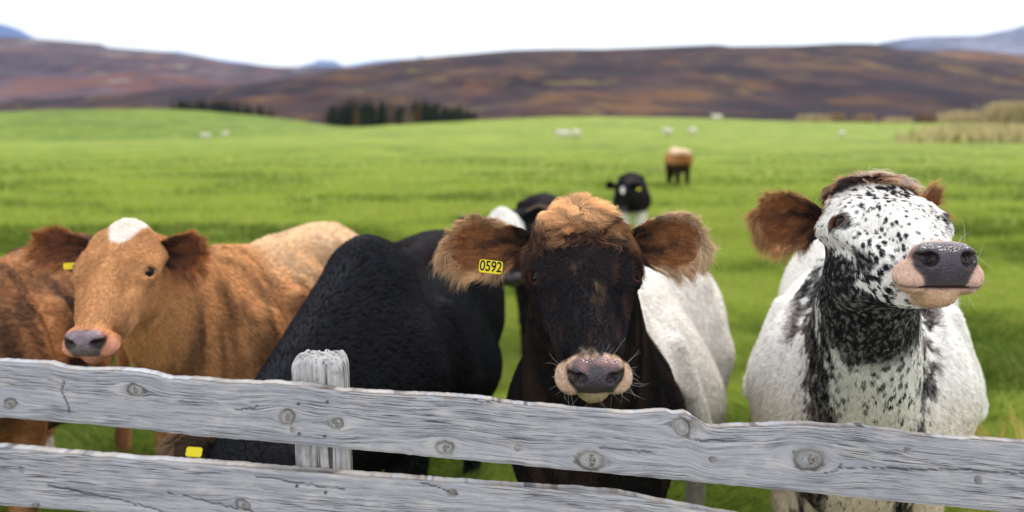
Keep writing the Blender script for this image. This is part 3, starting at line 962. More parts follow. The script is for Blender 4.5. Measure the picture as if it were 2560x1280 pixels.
        for (ev, ef, par, a_, f_, u_, en, ecol, tp, rt, e) in ear_info:
            n = int(e.get('nh', 16000) * min(1, nfur / 120000))
            dn = (.5 + 1.2 * (np.abs(par[:, 1]) > .7) + .9 * (par[:, 0] > .8)) * (par[:, 0] > .04)
            tri, Bc = sample(ev, ef, dn, n, 21)
            pos = (ev[tri] * Bc[..., None]).sum(1); nor = nrm((en[tri] * Bc[..., None]).sum(1))
            pr = (par[tri] * Bc[..., None]).sum(1); cc = (ecol[tri] * Bc[..., None]).sum(1)
            edge = np.clip(np.maximum(np.abs(pr[:, 1]) ** 4, ss(.78, 1, pr[:, 0])), 0, 1)
            inner = pr[:, 2] < .5
            sgn = pr[:, 1]
            tan = a_[None] * (.9 + .3 * edge[:, None]) + u_[None] * (sgn * (.35 + .9 * edge))[:, None] + np.where(inner, .25, -.05)[:, None] * f_[None]
            tan = nrm(tan)
            L = (.016 + .020 * edge + np.where(inner, .016, 0)) * s * rs(5).uniform(.5, 1.35, n) * e.get('hl', 1.0)
            low = (u_[2] * pr[:, 1] < -.4) & inner
            L = np.where(low, L * 1.35, L)
            pts, rad = fur(pos, nor, tan, L, np.where(inner, .30, .2), 31, .42, 60., .12, 6, hair_r * .85, droop=.22, lock=(.013, .75))
            light = np.array(e.get('rim', (.62, .47, .30)))
            cv = mix(cc, light[None], np.clip((edge * 1.25 - .3) * e.get('rimk', .8) * (pr[:, 0] > .3), 0, 1)) * rs(7).normal(1, .2, (n, 1)).clip(.4, 1.7) * (.45 + 1.1 * fbm(np.stack([pr[:, 0] * 9, pr[:, 1] * 14, pr[:, 2]], -1), 92, 2))[:, None]
            ep.append(pts); er.append(rad); ec.append(cv)
        if ep: curves_obj('ear_hair', np.concatenate(ep) - base, np.concatenate(er), M_FUR, root, np.concatenate(ec))
    if poll_hair:
        pos, nor = [], []
        tri, Bc = sample(v, f, poll_hair['mask'](PH), poll_hair['n'], 41)
        pos = (v[tri] * Bc[..., None]).sum(1); nor = nrm((nv_[tri] * Bc[..., None]).sum(1)); q = toHd(pos)
        tanh = q - np.array(poll_hair['whorl']); tan = nrm(nrm(tanh) @ RH.T + np.array([0, 0, -.25]))
        L = poll_hair['len'](q) * rs(8).uniform(.5, 1.2, len(q))
        pts, rad = fur(pos, nor, tan, L, poll_hair.get('lift', .55), 43, poll_hair.get('clump', .55), poll_hair.get('cf', 48.), poll_hair.get('wav', .16), 8, hair_r * .95, droop=.10, lock=(.016, .85))
        cc = poll_hair['col'](q, pos) * rs(9).normal(1, .2, (len(q), 1)).clip(.4, 1.7) * (.35 + .8 * ss(.25, .75, fbm(pos * 62, 93, 2)) + .6 * fur.lv)[:, None]
        curves_obj('poll_hair', pts - base, rad, M_FUR, root, cc)
    # ---- eyes
    if eyes:
        for sx in (1, -1):
            C, Ro = eye_frame(sx)
            ec = HO + RH @ (C * s); Rw = RH @ Ro
            bm = bmesh.new(); bmesh.ops.create_uvsphere(bm, u_segments=32, v_segments=24, radius=.0222 * s)
            vv = np.array([x.co[:] for x in bm.verts]); ff = [tuple(x.index for x in q.verts) for q in bm.faces]; bm.free()
            n = nrm(vv); d = n @ Rw[:, 0]; horiz = n @ Rw[:, 1]; vert = n @ Rw[:, 2]
            ang = np.arccos(np.clip(d, -1, 1))
            ecl = np.tile(srgb(150, 130, 120) * .3, (len(vv), 1))
            ecl[ang < .98] = srgb(46, 27, 18)
            ecl[(horiz / .66) ** 2 + (vert / .48) ** 2 < 1] = srgb(8, 8, 12)
            mesh_obj('eye', vv + ec - base, ff, M_EYE, root, True, ecl)
    return dict(root=root, base=base, HO=HO, RH=RH, s=s, TH=TH, v=v, f=f, n=nv_, PH=PH, ears=ear_info, toHd=toHd)

M_EYE = None
def mk_eye():
    t = NT('eyeball'); a = t.n('ShaderNodeAttribute', attribute_name='Col')
    t.bsdf(a.outputs['Color'], .07, .22); return t.m
M_EYE = mk_eye()

# ---- muzzle helper shared by coats
def paint_muzzle(PH, col, wet, furl, ring, pad, pinkc, lip, pos, padw=.045, ringstart=.185, pink_amt=1.0, ringlen=.004):
    x, y, z = PH.T
    n = fbm(PH * 38, 5, 2); n2 = fbm(PH * 90, 7, 2)
    r = ss(ringstart - .008, ringstart + .026, y + (n - .5) * .03 + (n2 - .5) * .03 - np.clip(z, 0, 1) * .45 + np.clip(-z - .02, 0, .1) * .2)
    col = mix(col, ring * (.8 + .4 * n2)[:, None], r)
    furl = furl * (1 - r) + ringlen * r
    # pad: between and over the nostrils down to the lip
    pw = padw * np.interp(z, [-.042, -.022, .0, .03], [.74, .86, 1.15, 1.05])
    p = ss(1.12, .95, np.abs(x) / pw + (n - .5) * .25) * ss(.232, .246, y + np.clip(z - .01, 0, .1) * .25) * ss(-.042, -.037, z)
    pc = mix(pad[None] * (.55 + .8 * n2)[:, None], pinkc[None], np.clip(ss(.024, .042, z + (n - .5) * .03) * pink_amt, 0, 1))
    col = mix(col, pc, p); wet = np.maximum(wet, p); furl = np.where(p > .4, 0, furl)
    # nostril interior
    for sx in (1, -1):
        d = np.sqrt(((x - sx * .039) / .020) ** 2 + ((z - .012) / .016) ** 2) + np.where(y < .235, 3, 0)
        k = ss(1.15, .8, d)
        col = mix(col, srgb(34, 18, 20)[None], k); furl = np.where(k > .2, 0, furl); wet = np.maximum(wet, k * .6)
    # mouth line and lower lip
    l = ss(-.043, -.050, z) * ss(.17, .21, y)
    col = mix(col, lip[None] * (.8 + .4 * n2)[:, None], l)
    ml = np.exp(-((z + .0415) / .0032) ** 2) * ss(.2, .22, y)
    col = mix(col, srgb(40, 26, 24)[None], ml * .8); furl = np.where((ml > .3), 0, furl)
    return col, wet, furl

def eye_dist(PH, sx, a=.0225, b=.0148):
    C, Ro = eye_frame(sx); q = (PH - (C + Ro[:, 0] * .022)) @ Ro
    return np.sqrt((q[:, 1] / a) ** 2 + (q[:, 2] / b) ** 2 + (q[:, 0] / .03) ** 2)

def paint_eyes(PH, col, furl, lid, amt=1.0, size=1.0):
    for sx in (1, -1):
        k = ss(1.14, .98, eye_dist(PH, sx) / size)
        C, Ro = eye_frame(sx); inner = ss(.004, .016, (PH - C) @ Ro[:, 1])
        col = mix(col, lid[None] * (.35 + .65 * inner)[:, None], k * amt); furl = np.where(k > .25, 0, furl)
    return col, furl

def worley_center(p, seed):
    i0 = np.floor(p).astype(np.int64); best = np.full(len(p), 9.); cen = p.copy()
    for dx in (-1, 0, 1):
        for dy in (-1, 0, 1):
            for dz in (-1, 0, 1):
                c = i0 + np.array([dx, dy, dz])
                q = c + np.stack([_hash(c[:, 0], c[:, 1], c[:, 2], seed + k) for k in range(3)], -1)
                d = np.linalg.norm(p - q, axis=1); m = d < best
                best = np.where(m, d, best); cen[m] = q[m]
    return cen

def worley(p, seed, dens):
    # soft mask of round spots; dens is the covered share
    i0 = np.floor(p).astype(np.int64); best = np.full(len(p), 9.)
    for dx in (-1, 0, 1):
        for dy in (-1, 0, 1):
            for dz in (-1, 0, 1):
                c = i0 + np.array([dx, dy, dz])
                j = np.stack([_hash(c[:, 0], c[:, 1], c[:, 2], seed + q) for q in range(4)], -1)
                d = np.linalg.norm(p - (c + j[:, :3]), axis=1) - (.25 + .75 * j[:, 3]) * dens
                best = np.minimum(best, d)
    return best

class Coat:
    def __init__(s, fn, ear): s.fn = fn; s.ear = ear
    def __call__(s, PH, PB, N, pos): return s.fn(PH, PB, N, pos)

def ear_cols(inner, dark, rim, outer):
    def fn(par):
        u, v, side = par.T
        n = fbm(np.stack([u * 7, v * 3, side], -1), 3, 2)
        c = mix(np.tile(inner, (len(u), 1)), dark[None], np.clip(ss(.5, .1, u + (n - .5) * .5) + .75 * ss(.35, .0, np.abs(v + .1) + (n - .5) * .5) * ss(.95, .5, u), 0, 1))
        c = mix(c, rim[None], np.clip(ss(.86, 1.0, np.abs(v)) * ss(.2, .5, u) + ss(.9, 1, u), 0, 1) * .6)
        return np.where(side[:, None] > .5, outer[None], c)
    return fn

# ------------------------------------------------------------------ the dark cow in the centre
def build_centre():
    D = srgb(24, 18, 19); BR = srgb(84, 58, 44); TAN = srgb(240, 196, 146); OR = srgb(158, 108, 66); WH = srgb(252, 246, 238)
    def fn(PH, PB, N, pos):
        x, y, z = PH.T
        n = fbm(PH * np.array([70, 16, 40]), 2, 3); nl = fbm(PH * 13, 4, 2); nb = fbm(PB * np.array([16, 16, 3.0]), 12, 3); nbl = fbm(PB * 4.5, 15, 3)
        inhead = ss(.36, .27, np.linalg.norm(PH - np.array([0, .02, -.03]), axis=1))
        hd = mix(np.tile(D, (len(x), 1)), BR[None], np.clip(ss(.52, .8, n) * .5 + ss(.55, .75, nl) * .15, 0, 1))
        # tan crown
        k = ss(-.055, -.115, y + (nl - .5) * .10) * ss(-.03, .02, z + (n - .5) * .03)
        hd = mix(hd, OR[None] * .75, np.clip(k * .95, 0, 1))
        bl = np.exp(-((x + .012 + (nl - .5) * .03) / .012) ** 2 - ((y - .06) / .03) ** 2); hd = mix(hd, TAN[None], bl * .16 * ss(.45, .6, n))
        wr = np.linalg.norm((PH - np.array([-.004, .0, .07])) * np.array([1, .8, .6]), axis=1)
        hd = mix(hd, TAN[None] * .6, ss(.045, .01, wr) * ss(.55, .7, n) * .25)
        # body
        bd = mix(np.tile(D, (len(x), 1)), srgb(66, 49, 40)[None], np.clip(ss(.44, .72, nb) * .85, 0, 1))
        X, Y, Z = PB.T
        w = ss(-.30, -.36, Y + (nbl - .5) * .34 + np.where(X < 0, .0, .02) - .36 * ss(.82, 1.06, Z))
        w = w * ss(-1.5, -1.35, Y + (nbl - .5) * .3)
        w = np.where(Z < .42, w * .6, w)
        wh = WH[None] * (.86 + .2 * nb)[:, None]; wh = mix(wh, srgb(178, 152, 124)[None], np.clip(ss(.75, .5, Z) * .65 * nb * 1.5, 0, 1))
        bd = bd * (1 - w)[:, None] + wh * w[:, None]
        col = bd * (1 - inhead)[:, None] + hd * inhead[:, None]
        wet = np.zeros(len(x)); furl = .011 * inhead + .020 * (1 - inhead)
        col, wet, furl = paint_muzzle(PH, col, wet, furl, srgb(214, 182, 156), srgb(66, 58, 68), srgb(186, 130, 120), srgb(196, 180, 136), pos, padw=.044, ringstart=.198, pink_amt=.6)
        col, furl = paint_eyes(PH, col, furl, srgb(112, 64, 52), .9, 1.0)
        hoof = ss(.09, .07, Z) * (inhead < .01); col = mix(col, srgb(70, 60, 52)[None], hoof)
        return col, wet, furl
    e = ear_cols(srgb(158, 104, 58), srgb(44, 28, 22), srgb(220, 180, 130), srgb(70, 46, 34))
    coat = Coat(fn, e)
    poll = P(1449, 528, 2.38); muz = P(1490, 968, 2.0)
    fw = (0.0, -.8, .35)
    ears = [dict(side=1, tip=P(1122, 618, 2.33), facew=(-.05, -.95, .22), w=.118, nh=34000, hl=.66, rim=srgb(226, 190, 148)),
            dict(side=-1, tip=P(1757, 604, 2.33), facew=(.05, -.95, .22), w=.118, nh=34000, hl=.66, rim=srgb(240, 214, 178))]
    def ph_mask(PH):
        x, y, z = PH.T
        return ss(-.065, -.11, y - .25 * np.abs(x)) * ss(-.06, -.02, z) * (1 + 1.5 * (y < -.14)) + 1e-6
    def ph_col(q, pos):
        x, y, z = q.T
        n = fbm(pos * 45, 77, 2); nl = fbm(pos * 18, 79, 2)
        side = np.abs(x + .008)
        k = ss(-.115, -.18, y + side * .6 + (nl - .5) * .10)
        c = mix(np.tile(OR * .9, (len(x), 1)), TAN[None] * 1.0, np.clip(k + .30 * ss(.5, .7, n), 0, 1))
        dk = np.clip(ss(.56, .40, n) * .85 * (1 - k) + ss(.05, .095, side) * .5 + ss(-.125, -.085, y) * .5, 0, 1)
        return mix(c, srgb(66, 40, 26)[None], dk)
    ph = dict(mask=ph_mask, n=30000, whorl=(-.0, -.178, .07), col=ph_col, lift=.60, wav=.24, cf=30., clump=.75,
              len=lambda q: .036 + .014 * np.clip((-.10 - q[:, 1]) / .08, 0, 1) * ss(.08, .03, np.abs(q[:, 0])))
    c = cow('cow', 'dark brown cow with tan tufted poll and yellow 0592 ear tag, looking at the camera', 'cattle at the fence',
            (.25, 2.98, 0), radians(-18.5), 1.02, poll, muz, coat, head_up=(0, -.55, .8), hs=1.03, fine=.0045, ears=ears, nfur=190000, poll_hair=ph,
            hair_r=.00050, fat=1.02, neck_r=1.12, legoff=(0, .06, .05, -.08))
    # ear tag
    ev = c['ears'][0]
    root = c['root']
    cen = P(1227, 667, 2.262) - c['base']
    make_tag(root, cen, (.0545, .030), rot=(radians(82), radians(7), radians(4)), text='0592')
    whiskers(c, 54, 5, L=(.02, .05), col=(.55, .53, .5))
    forehead = np.array([(-.02, -.01, .08)])
    return c

def make_tag(root, cen, size, rot, text=None, name='ear_tag'):
    w, h = size
    bm = bmesh.new()
    pts = []
    rr = h * .22
    for (cx, cy, a0) in ((w / 2 - rr, h / 2 - rr, 0), (-w / 2 + rr, h / 2 - rr, 90), (-w / 2 + rr, -h / 2 + rr, 180), (w / 2 - rr, -h / 2 + rr, 270)):
        for k in range(5):
            a = radians(a0 + k * 22.5); pts.append((cx + rr * math.cos(a), cy + rr * math.sin(a)))
    vs = [bm.verts.new((x, y, .0008)) for x, y in pts]; vb = [bm.verts.new((x, y, -.0008)) for x, y in pts]
    bm.faces.new(vs); bm.faces.new(vb[::-1])
    for i in range(len(pts)):
        j = (i + 1) % len(pts); bm.faces.new((vs[i], vb[i], vb[j], vs[j]))
    me = bpy.data.meshes.new(name); bm.to_mesh(me); bm.free()
    me.materials.append(M_TAG)
    o = bpy.data.objects.new(name, me); sc.collection.objects.link(o); o.parent = root
    o.location = cen; o.rotation_euler = rot
    if text:
        cu = bpy.data.curves.new('digits', 'FONT'); cu.body = text; cu.size = h * 1.12; cu.align_x = 'CENTER'; cu.align_y = 'CENTER'
        cu.extrude = .0002; cu.offset = h * .016; cu.materials.append(M_INK); cu.space_character = .98
        tt = bpy.data.objects.new('digits_src', cu); me2 = bpy.data.meshes.new_from_object(tt); bpy.data.objects.remove(tt); me2.materials.clear(); me2.materials.append(M_INK)
        t = bpy.data.objects.new('digits', me2); sc.collection.objects.link(t); t.parent = o; t.location = (0, 0, .0011); t.scale = (.78, 1.0, 1)
    return o
M_TAG = mat_plain('yellow_plastic', srgb(236, 214, 20), .4, .4)
M_INK = mat_plain('black_print', srgb(20, 20, 20), .6, .2)

def whiskers(c, n, seed, col=(.75, .72, .68), L=(.03, .07)):
    r = rs(seed); PH = c['PH']; v = c['v']; nn = c['n']
    m = (PH[:, 1] > .20) & ((np.abs(PH[:, 0]) > .045) | (PH[:, 2] < -.045) | (PH[:, 2] > .03)) & (PH[:, 1] < .275)
    idx = np.where(m)[0]; idx = r.choice(idx, n)
    p = v[idx]; d = nrm(nn[idx] + r.normal(0, .3, (n, 3)) + np.array([0, -.1, 0]))
    l = r.uniform(*L, n)
    t = np.linspace(0, 1, 6)
    bend = r.normal(0, .7, (n, 3)) + np.array([0, 0, -.3])
    pts = p[:, None] + d[:, None] * (l[:, None] * t[None])[..., None] + bend[:, None] * (l[:, None] * (t ** 2)[None] * .5)[..., None]
    curves_obj('whiskers', pts - c['base'], np.array([.0002, .0002, .0002, .00017, .00013, .00008]), M_FUR, c['root'], np.tile(col, (n, 1)))

# ------------------------------------------------------------------ the speckled cow at the right
def build_speckled():
    WH = srgb(255, 251, 245); BK = srgb(22, 18, 20); BR = srgb(70, 44, 36)
    def fn(PH, PB, N, pos):
        x, y, z = PH.T; X, Y, Z = PB.T
        inhead = ss(.36, .27, np.linalg.norm(PH - np.array([0, .02, -.03]), axis=1))
        n1 = fbm(PH * np.array([85, 45, 62]), 2, 2); n2 = fbm(PB * np.array([52, 52, 34]), 8, 2); nl = fbm(PH * 14, 4, 3); nbl = fbm(PB * 5, 15, 3)
        # density of speckles on the head
        n9 = vnoise(PH * np.array([260, 70, 210]), 71); nn9 = vnoise(PB * np.array([170, 170, 50]), 72)
        low = ss(.0, -.075, z + (nl - .5) * .06)
        dh = .44 + .16 * low + (nl - .5) * .95 + .12 * np.exp(-((y - .12) / .06) ** 2)
        dh = dh - .22 * np.exp(-((y + .005) / .04) ** 2 - ((z + .035) / .022) ** 2) - .10 * ss(-.10, -.15, y) * ss(-.02, .02, z)
        dh = dh + .55 * np.exp(-((y + .06) / .035) ** 2 - ((x - .015) / .03) ** 2) + .5 * np.exp(-((y + .085) / .03) ** 2 - ((x + .035) / .03) ** 2)
        kh = ss(.10, -.10, worley(PH * np.array([125, 50, 95]) + (nl * 1.5)[:, None], 3, np.clip(dh, 0, .78)))
        # roan cheek, jaw and throat: black with white hairs through it
        roan = np.exp(-((y - .075) / .05) ** 2 - ((z + .040) / .034) ** 2) * 1.1 * (x > -.02)
        roan = np.maximum(roan, ss(-.03, -.06, z + (nl - .5) * .05) * ss(.06, .02, y + (n1 - .5) * .03) * (x > 0) * .95)
        roan = np.maximum(roan, ss(-.085, -.115, z + (nl - .5) * .07) * ss(.15, .08, y) * 1.0)
        roan = np.maximum(roan, ss(-.09, -.14, y + (nl - .5) * .05) * ss(.0, -.05, z) * .85)
        roan = np.clip(roan + (nl - .5) * .8 + (n1 - .5) * .5, 0, 1)
        kh = np.clip(np.maximum(kh, ss(.45, .75, roan) * (.70 + .30 * ss(.20, .55, n9))), 0, 1)
        hd = mix(np.tile(WH, (len(x), 1)) * (.93 + .1 * nl)[:, None], BK[None] * (1 + 1.2 * nl)[:, None], kh)
        tan = ss(-.165, -.195, y + (nl - .5) * .03) * ss(-.02, .01, z)
        hd = mix(hd, srgb(176, 126, 92)[None], tan * .85)
        # neck and chest
        front = ss(-.16, -.02, Y + (nbl - .5) * .18)
        cx = X + (nbl - .5) * .10 + .02 * np.sin(Z * 9)
        strip = np.maximum(np.exp(-((cx - .105) / .05) ** 2) * 1.05, np.exp(-((cx + .135) / .030) ** 2) * .9 * ss(1.05, .9, Z))
        strip = np.maximum(strip, ss(.97, 1.10, Z + (nbl - .5) * .15) * .85) * front
        inner = ss(.17, .12, np.abs(X)) * front
        dn = (.46 * inner - .2 * np.exp(-((cx + .02) / .04) ** 2) * ss(.95, .8, Z) + (nbl - .5) * .3) * ss(.01, .2, inner)
        kn = ss(.10, -.08, worley(PB * np.array([62, 62, 44]), 5, np.clip(dn, 0, .6))) * ss(.1, .2, dn)
        st = np.clip(strip * .94 + (nbl - .5) * 1.2 + (n2 - .5) * 1.2, 0, 1)
        kn = np.clip(np.maximum(kn, ss(.50, .68, st) * (.66 + .34 * ss(.18, .6, nn9))), 0, 1) * ss(.21, .16, np.abs(X))
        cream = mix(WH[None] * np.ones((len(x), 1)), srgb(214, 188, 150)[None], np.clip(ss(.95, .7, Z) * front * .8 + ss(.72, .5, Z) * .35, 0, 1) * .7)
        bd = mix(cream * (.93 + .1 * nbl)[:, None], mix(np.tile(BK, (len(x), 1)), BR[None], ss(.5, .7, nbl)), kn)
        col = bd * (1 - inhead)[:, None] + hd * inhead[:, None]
        wet = np.zeros(len(x)); furl = .009 * inhead + .018 * (1 - inhead)
        col, wet, furl = paint_muzzle(PH, col, wet, furl, srgb(222, 186, 166), srgb(66, 56, 66), srgb(100, 84, 92), srgb(206, 170, 136), pos, padw=.046, ringstart=.198, pink_amt=.5)
        for sx in (1, -1):
            col = mix(col, BK[None], ss(1.6, 1.2, eye_dist(PH, sx) + (n1 - .5) * 1.5) * .85)
        col, furl = paint_eyes(PH, col, furl, srgb(150, 92, 56), .95, 1.0)
        hoof = ss(.09, .07, Z) * (inhead < .01); col = mix(col, srgb(70, 60, 52)[None], hoof)
        return col, wet, furl
    e = ear_cols(srgb(160, 104, 60), srgb(44, 28, 24), srgb(196, 146, 96), srgb(120, 72, 40))
    coat = Coat(fn, e)
    poll = P(2158, 494, 2.43); muz = P(2350, 660, 1.95)
    ears = [dict(side=1, tip=P(1898, 548, 2.38), facew=(-.35, -.9, -.05), w=.112, nh=24000, hl=.62, rim=srgb(206, 160, 112)),
            dict(side=-1, tip=P(2358, 520, 2.46), facew=(.6, -.75, 0), w=.115, nh=10000, hl=.62, rim=srgb(206, 160, 112))]
    def ph_mask(PH):
        x, y, z = PH.T
        return ss(-.12, -.155, y) * ss(-.045, -.01, z) + 1e-7
    def ph_col(q, pos):
        n = fbm(pos * 30, 78, 2)
        return mix(mix(np.tile(srgb(190, 150, 118), (len(q), 1)), srgb(60, 42, 36)[None], ss(.55, .65, n)), srgb(230, 220, 208)[None], ss(.45, .35, n) * .7)
    ph = dict(mask=ph_mask, n=17000, whorl=(0, -.2, .03), col=ph_col, lift=.75, wav=.22, len=lambda q: .042 * ss(.09, .05, np.abs(q[:, 0])) + .008)
    c = cow('cow', 'white cow speckled black on face and neck, raising its head at the right', 'cattle at the fence',
            (1.05, 2.92, 0), radians(-20), 1.13, poll, muz, coat, head_up=(0, 0, 1), hs=.985, fine=.0045, ears=ears, nfur=170000, poll_hair=ph, extra=lambda S, B, TH, R, s: S.ell(TH((0, -.15, .03)), np.array([.075, .06, .045]) * s, R, .05 * s),
            hair_r=.00048, neck_r=.86, withers_up=.04, fat=1.16, legoff=(0, .0, .05, -.05), lift=.22)
    whiskers(c, 46, 9, L=(.02, .05))
    return c

def simple_coat(main, alt, muzzle_ring, pad, star=None, patch=None, streak=.6, hl=.014, bl=.024, legs=None, ear=None, top=None, freq=(17, 17, 2.0)):
    def fn(PH, PB, N, pos):
        x, y, z = PH.T; X, Y, Z = PB.T
        inhead = ss(.36, .27, np.linalg.norm(PH - np.array([0, .02, -.03]), axis=1))
        n = fbm(PB * np.array(freq), 12, 3); nl = fbm(PH * 13, 4, 2); nbl = fbm(PB * 4, 19, 3)
        col = mix(np.tile(main, (len(x), 1)), alt[None], np.clip(ss(.38, .7, n * .6 + nbl * .4) * streak * (1 - .75 * inhead) + inhead * .16 * ss(.4, .7, nl), 0, 1))
        if top is not None:
            col = mix(col, top[None], ss(.98, 1.14, Z + (nbl - .5) * .15) * ss(-.15, -.6, Y) * (1 - inhead))
        if star is not None: col = star(PH, col, nl)
        if patch is not None: col = patch(PB, col, nbl, inhead)
        wet = np.zeros(len(x)); furl = hl * inhead + bl * (1 - inhead)
        col, wet, furl = paint_muzzle(PH, col, wet, furl, muzzle_ring, pad, pad * 1.5, muzzle_ring * .7, pos, ringstart=.205)
        col, furl = paint_eyes(PH, col, furl, main * .5, .8)
        hoof = ss(.09, .07, Z) * (inhead < .01); col = mix(col, srgb(60, 50, 44)[None], hoof)
        if legs is not None: col = legs(PB, col)
        return col, wet, furl
    return Coat(fn, ear or ear_cols(main, main * .35, alt, main))

def build_ginger():
    G = srgb(222, 166, 112); DK = srgb(98, 64, 44)
    def star(PH, col, nl):
        x, y, z = PH.T
        w = np.interp(y, [-.24, -.17, -.13, -.095, -.07, -.06], [.055, .046, .036, .022, -.01, -.05]) + (nl - .5) * .022
        return mix(col, srgb(244, 232, 222)[None], ss(.008, -.004, np.abs(x + .004) - w) * ss(-.03, .0, z))
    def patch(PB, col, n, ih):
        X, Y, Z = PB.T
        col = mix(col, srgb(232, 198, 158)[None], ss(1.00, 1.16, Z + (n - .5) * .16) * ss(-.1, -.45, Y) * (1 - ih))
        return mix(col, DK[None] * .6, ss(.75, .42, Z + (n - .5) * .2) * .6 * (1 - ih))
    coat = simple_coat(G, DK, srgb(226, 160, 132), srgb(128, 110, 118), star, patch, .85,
                       ear=ear_cols(srgb(132, 80, 48), srgb(62, 36, 24), srgb(206, 140, 84), srgb(150, 92, 50)))
    poll = P(322, 560, 3.12); muz = P(224, 842, 2.78)
    ears = [dict(side=1, tip=P(86, 612, 3.10), facew=(.1, -.95, .1), w=.10, nh=9000, hl=.8, rim=srgb(206, 140, 84), rimk=.5),
            dict(side=-1, tip=P(504, 636, 3.13), facew=(-.15, -.95, .1), w=.115, nh=9000, hl=.8, rim=srgb(206, 140, 84), rimk=.5)]
    c = cow('cow', 'ginger cow with a white star on its forehead, standing left of the black cow', 'cattle at the fence',
            (-1.10, 3.62, 0), radians(-8), 1.06, poll, muz, coat, head_up=(0, -.4, .9), hs=.98, fine=.008, ears=ears, nfur=70000,
            hair_r=.0010, fat=1.05, legoff=(0, .08, .0, -.06))
    make_tag(c['root'], P(176, 665, 3.0) - c['base'], (.04, .02), (radians(70), 0, radians(30)))
    # a blade of grass hanging from its mouth
    p0 = P(283, 868, 2.84)
    t = np.linspace(0, 1, 6)
    pts = np.stack([[p0 + np.array([.012 * a * k, -.01 * k, -.075 * k + .01 * a]) for k in t] for a in (0, 1, -1)])
    o = curves_obj('grass_blade', pts - p0, np.array([.002, .002, .002, .0018, .0015, .0006]), M_GRASS, None, np.tile(srgb(96, 120, 60), (3, 1)))
    o.location = p0; tag(o, 'green grass blade hanging from the ginger cow mouth', 'grass blade')

def build_black():
    BK = srgb(15, 15, 18); B2 = srgb(26, 22, 24)
    def patch(PB, col, n, ih):
        X, Y, Z = PB.T
        return mix(col, srgb(38, 28, 26)[None], ss(1.06, 1.16, Z + (n - .5) * .2) * ss(.0, -.2, Y) * .6 * (1 - ih))
    coat = simple_coat(BK, B2, srgb(90, 80, 78), srgb(50, 50, 56), None, patch, .6, ear=ear_cols(srgb(120, 96, 72), srgb(30, 26, 26), srgb(150, 130, 100), srgb(30, 28, 28)))
    poll = P(596, 1062, 2.80); muz = P(670, 1370, 2.58)
    ears = [dict(side=1, tip=P(438, 1108, 2.75), facew=(0, -.9, .3), w=.11, nh=9000, hl=1.0, rim=srgb(150, 124, 96)),
            dict(side=-1, tip=P(760, 1080, 2.85), facew=(0, -.9, .3), w=.11, nh=4000, hl=1.0, rim=srgb(80, 64, 50))]
    c = cow('cow', 'black cow with its head lowered behind the fence post', 'cattle at the fence',
            (-.52, 3.44, 0), radians(-8), 1.045, poll, muz, coat, head_up=(0, -.9, .4), hs=1.0, fine=.009, ears=ears, nfur=80000,
            hair_r=.0009, fat=1.15, legoff=(0, .10, .02, -.06), neck_r=1.14, withers_up=.07, furmat=M_FUR_SLEEK)
    make_tag(c['root'], P(485, 1130, 2.66) - c['base'], (.044, .027), (radians(60), radians(4), 0))
    # upstanding crest of hair along the neck
    r = rs(3); n = 5000
    a = c['base'] + np.array([0, 0, 0]); w = np.array([-.42, 3.38, 1.30])
    return c

def build_left_brown():
    G = srgb(178, 126, 84); DK = srgb(58, 42, 34)
    coat = simple_coat(G, DK, srgb(180, 130, 110), srgb(80, 70, 80), None, None, 1.0,
                       legs=lambda PB, col: mix(col, srgb(232, 222, 212)[None], ss(.24, .20, PB[:, 2]) * ss(.07, .10, PB[:, 2]) * (PB[:, 0] > 0)), freq=(11, 9, 1.2))
    base = np.array([-1.98, 3.60, 0])
    poll = np.array([-2.25, 2.9, 1.15]); muz = np.array([-2.45, 2.7, .78])
    cow('cow', 'brown and dark streaked cow cut off by the left edge, behind the ginger cow', 'cattle at the fence',
        base, radians(7), 1.02, poll, muz, coat, head_up=(0, -.5, .8), fine=.012, nfur=36000, hair_r=.0012, fat=1.0, legoff=(0, .05, .06, -.16), eyes=True, fine_head=False)

def stout(S, B, TH, R, s):
    for sx in (1, -1):
        for y in (.0, -1.1):
            S.cap(B(sx * .14, y, .6), B(sx * .14, y, .08), .10 * s, .065 * s, .04)

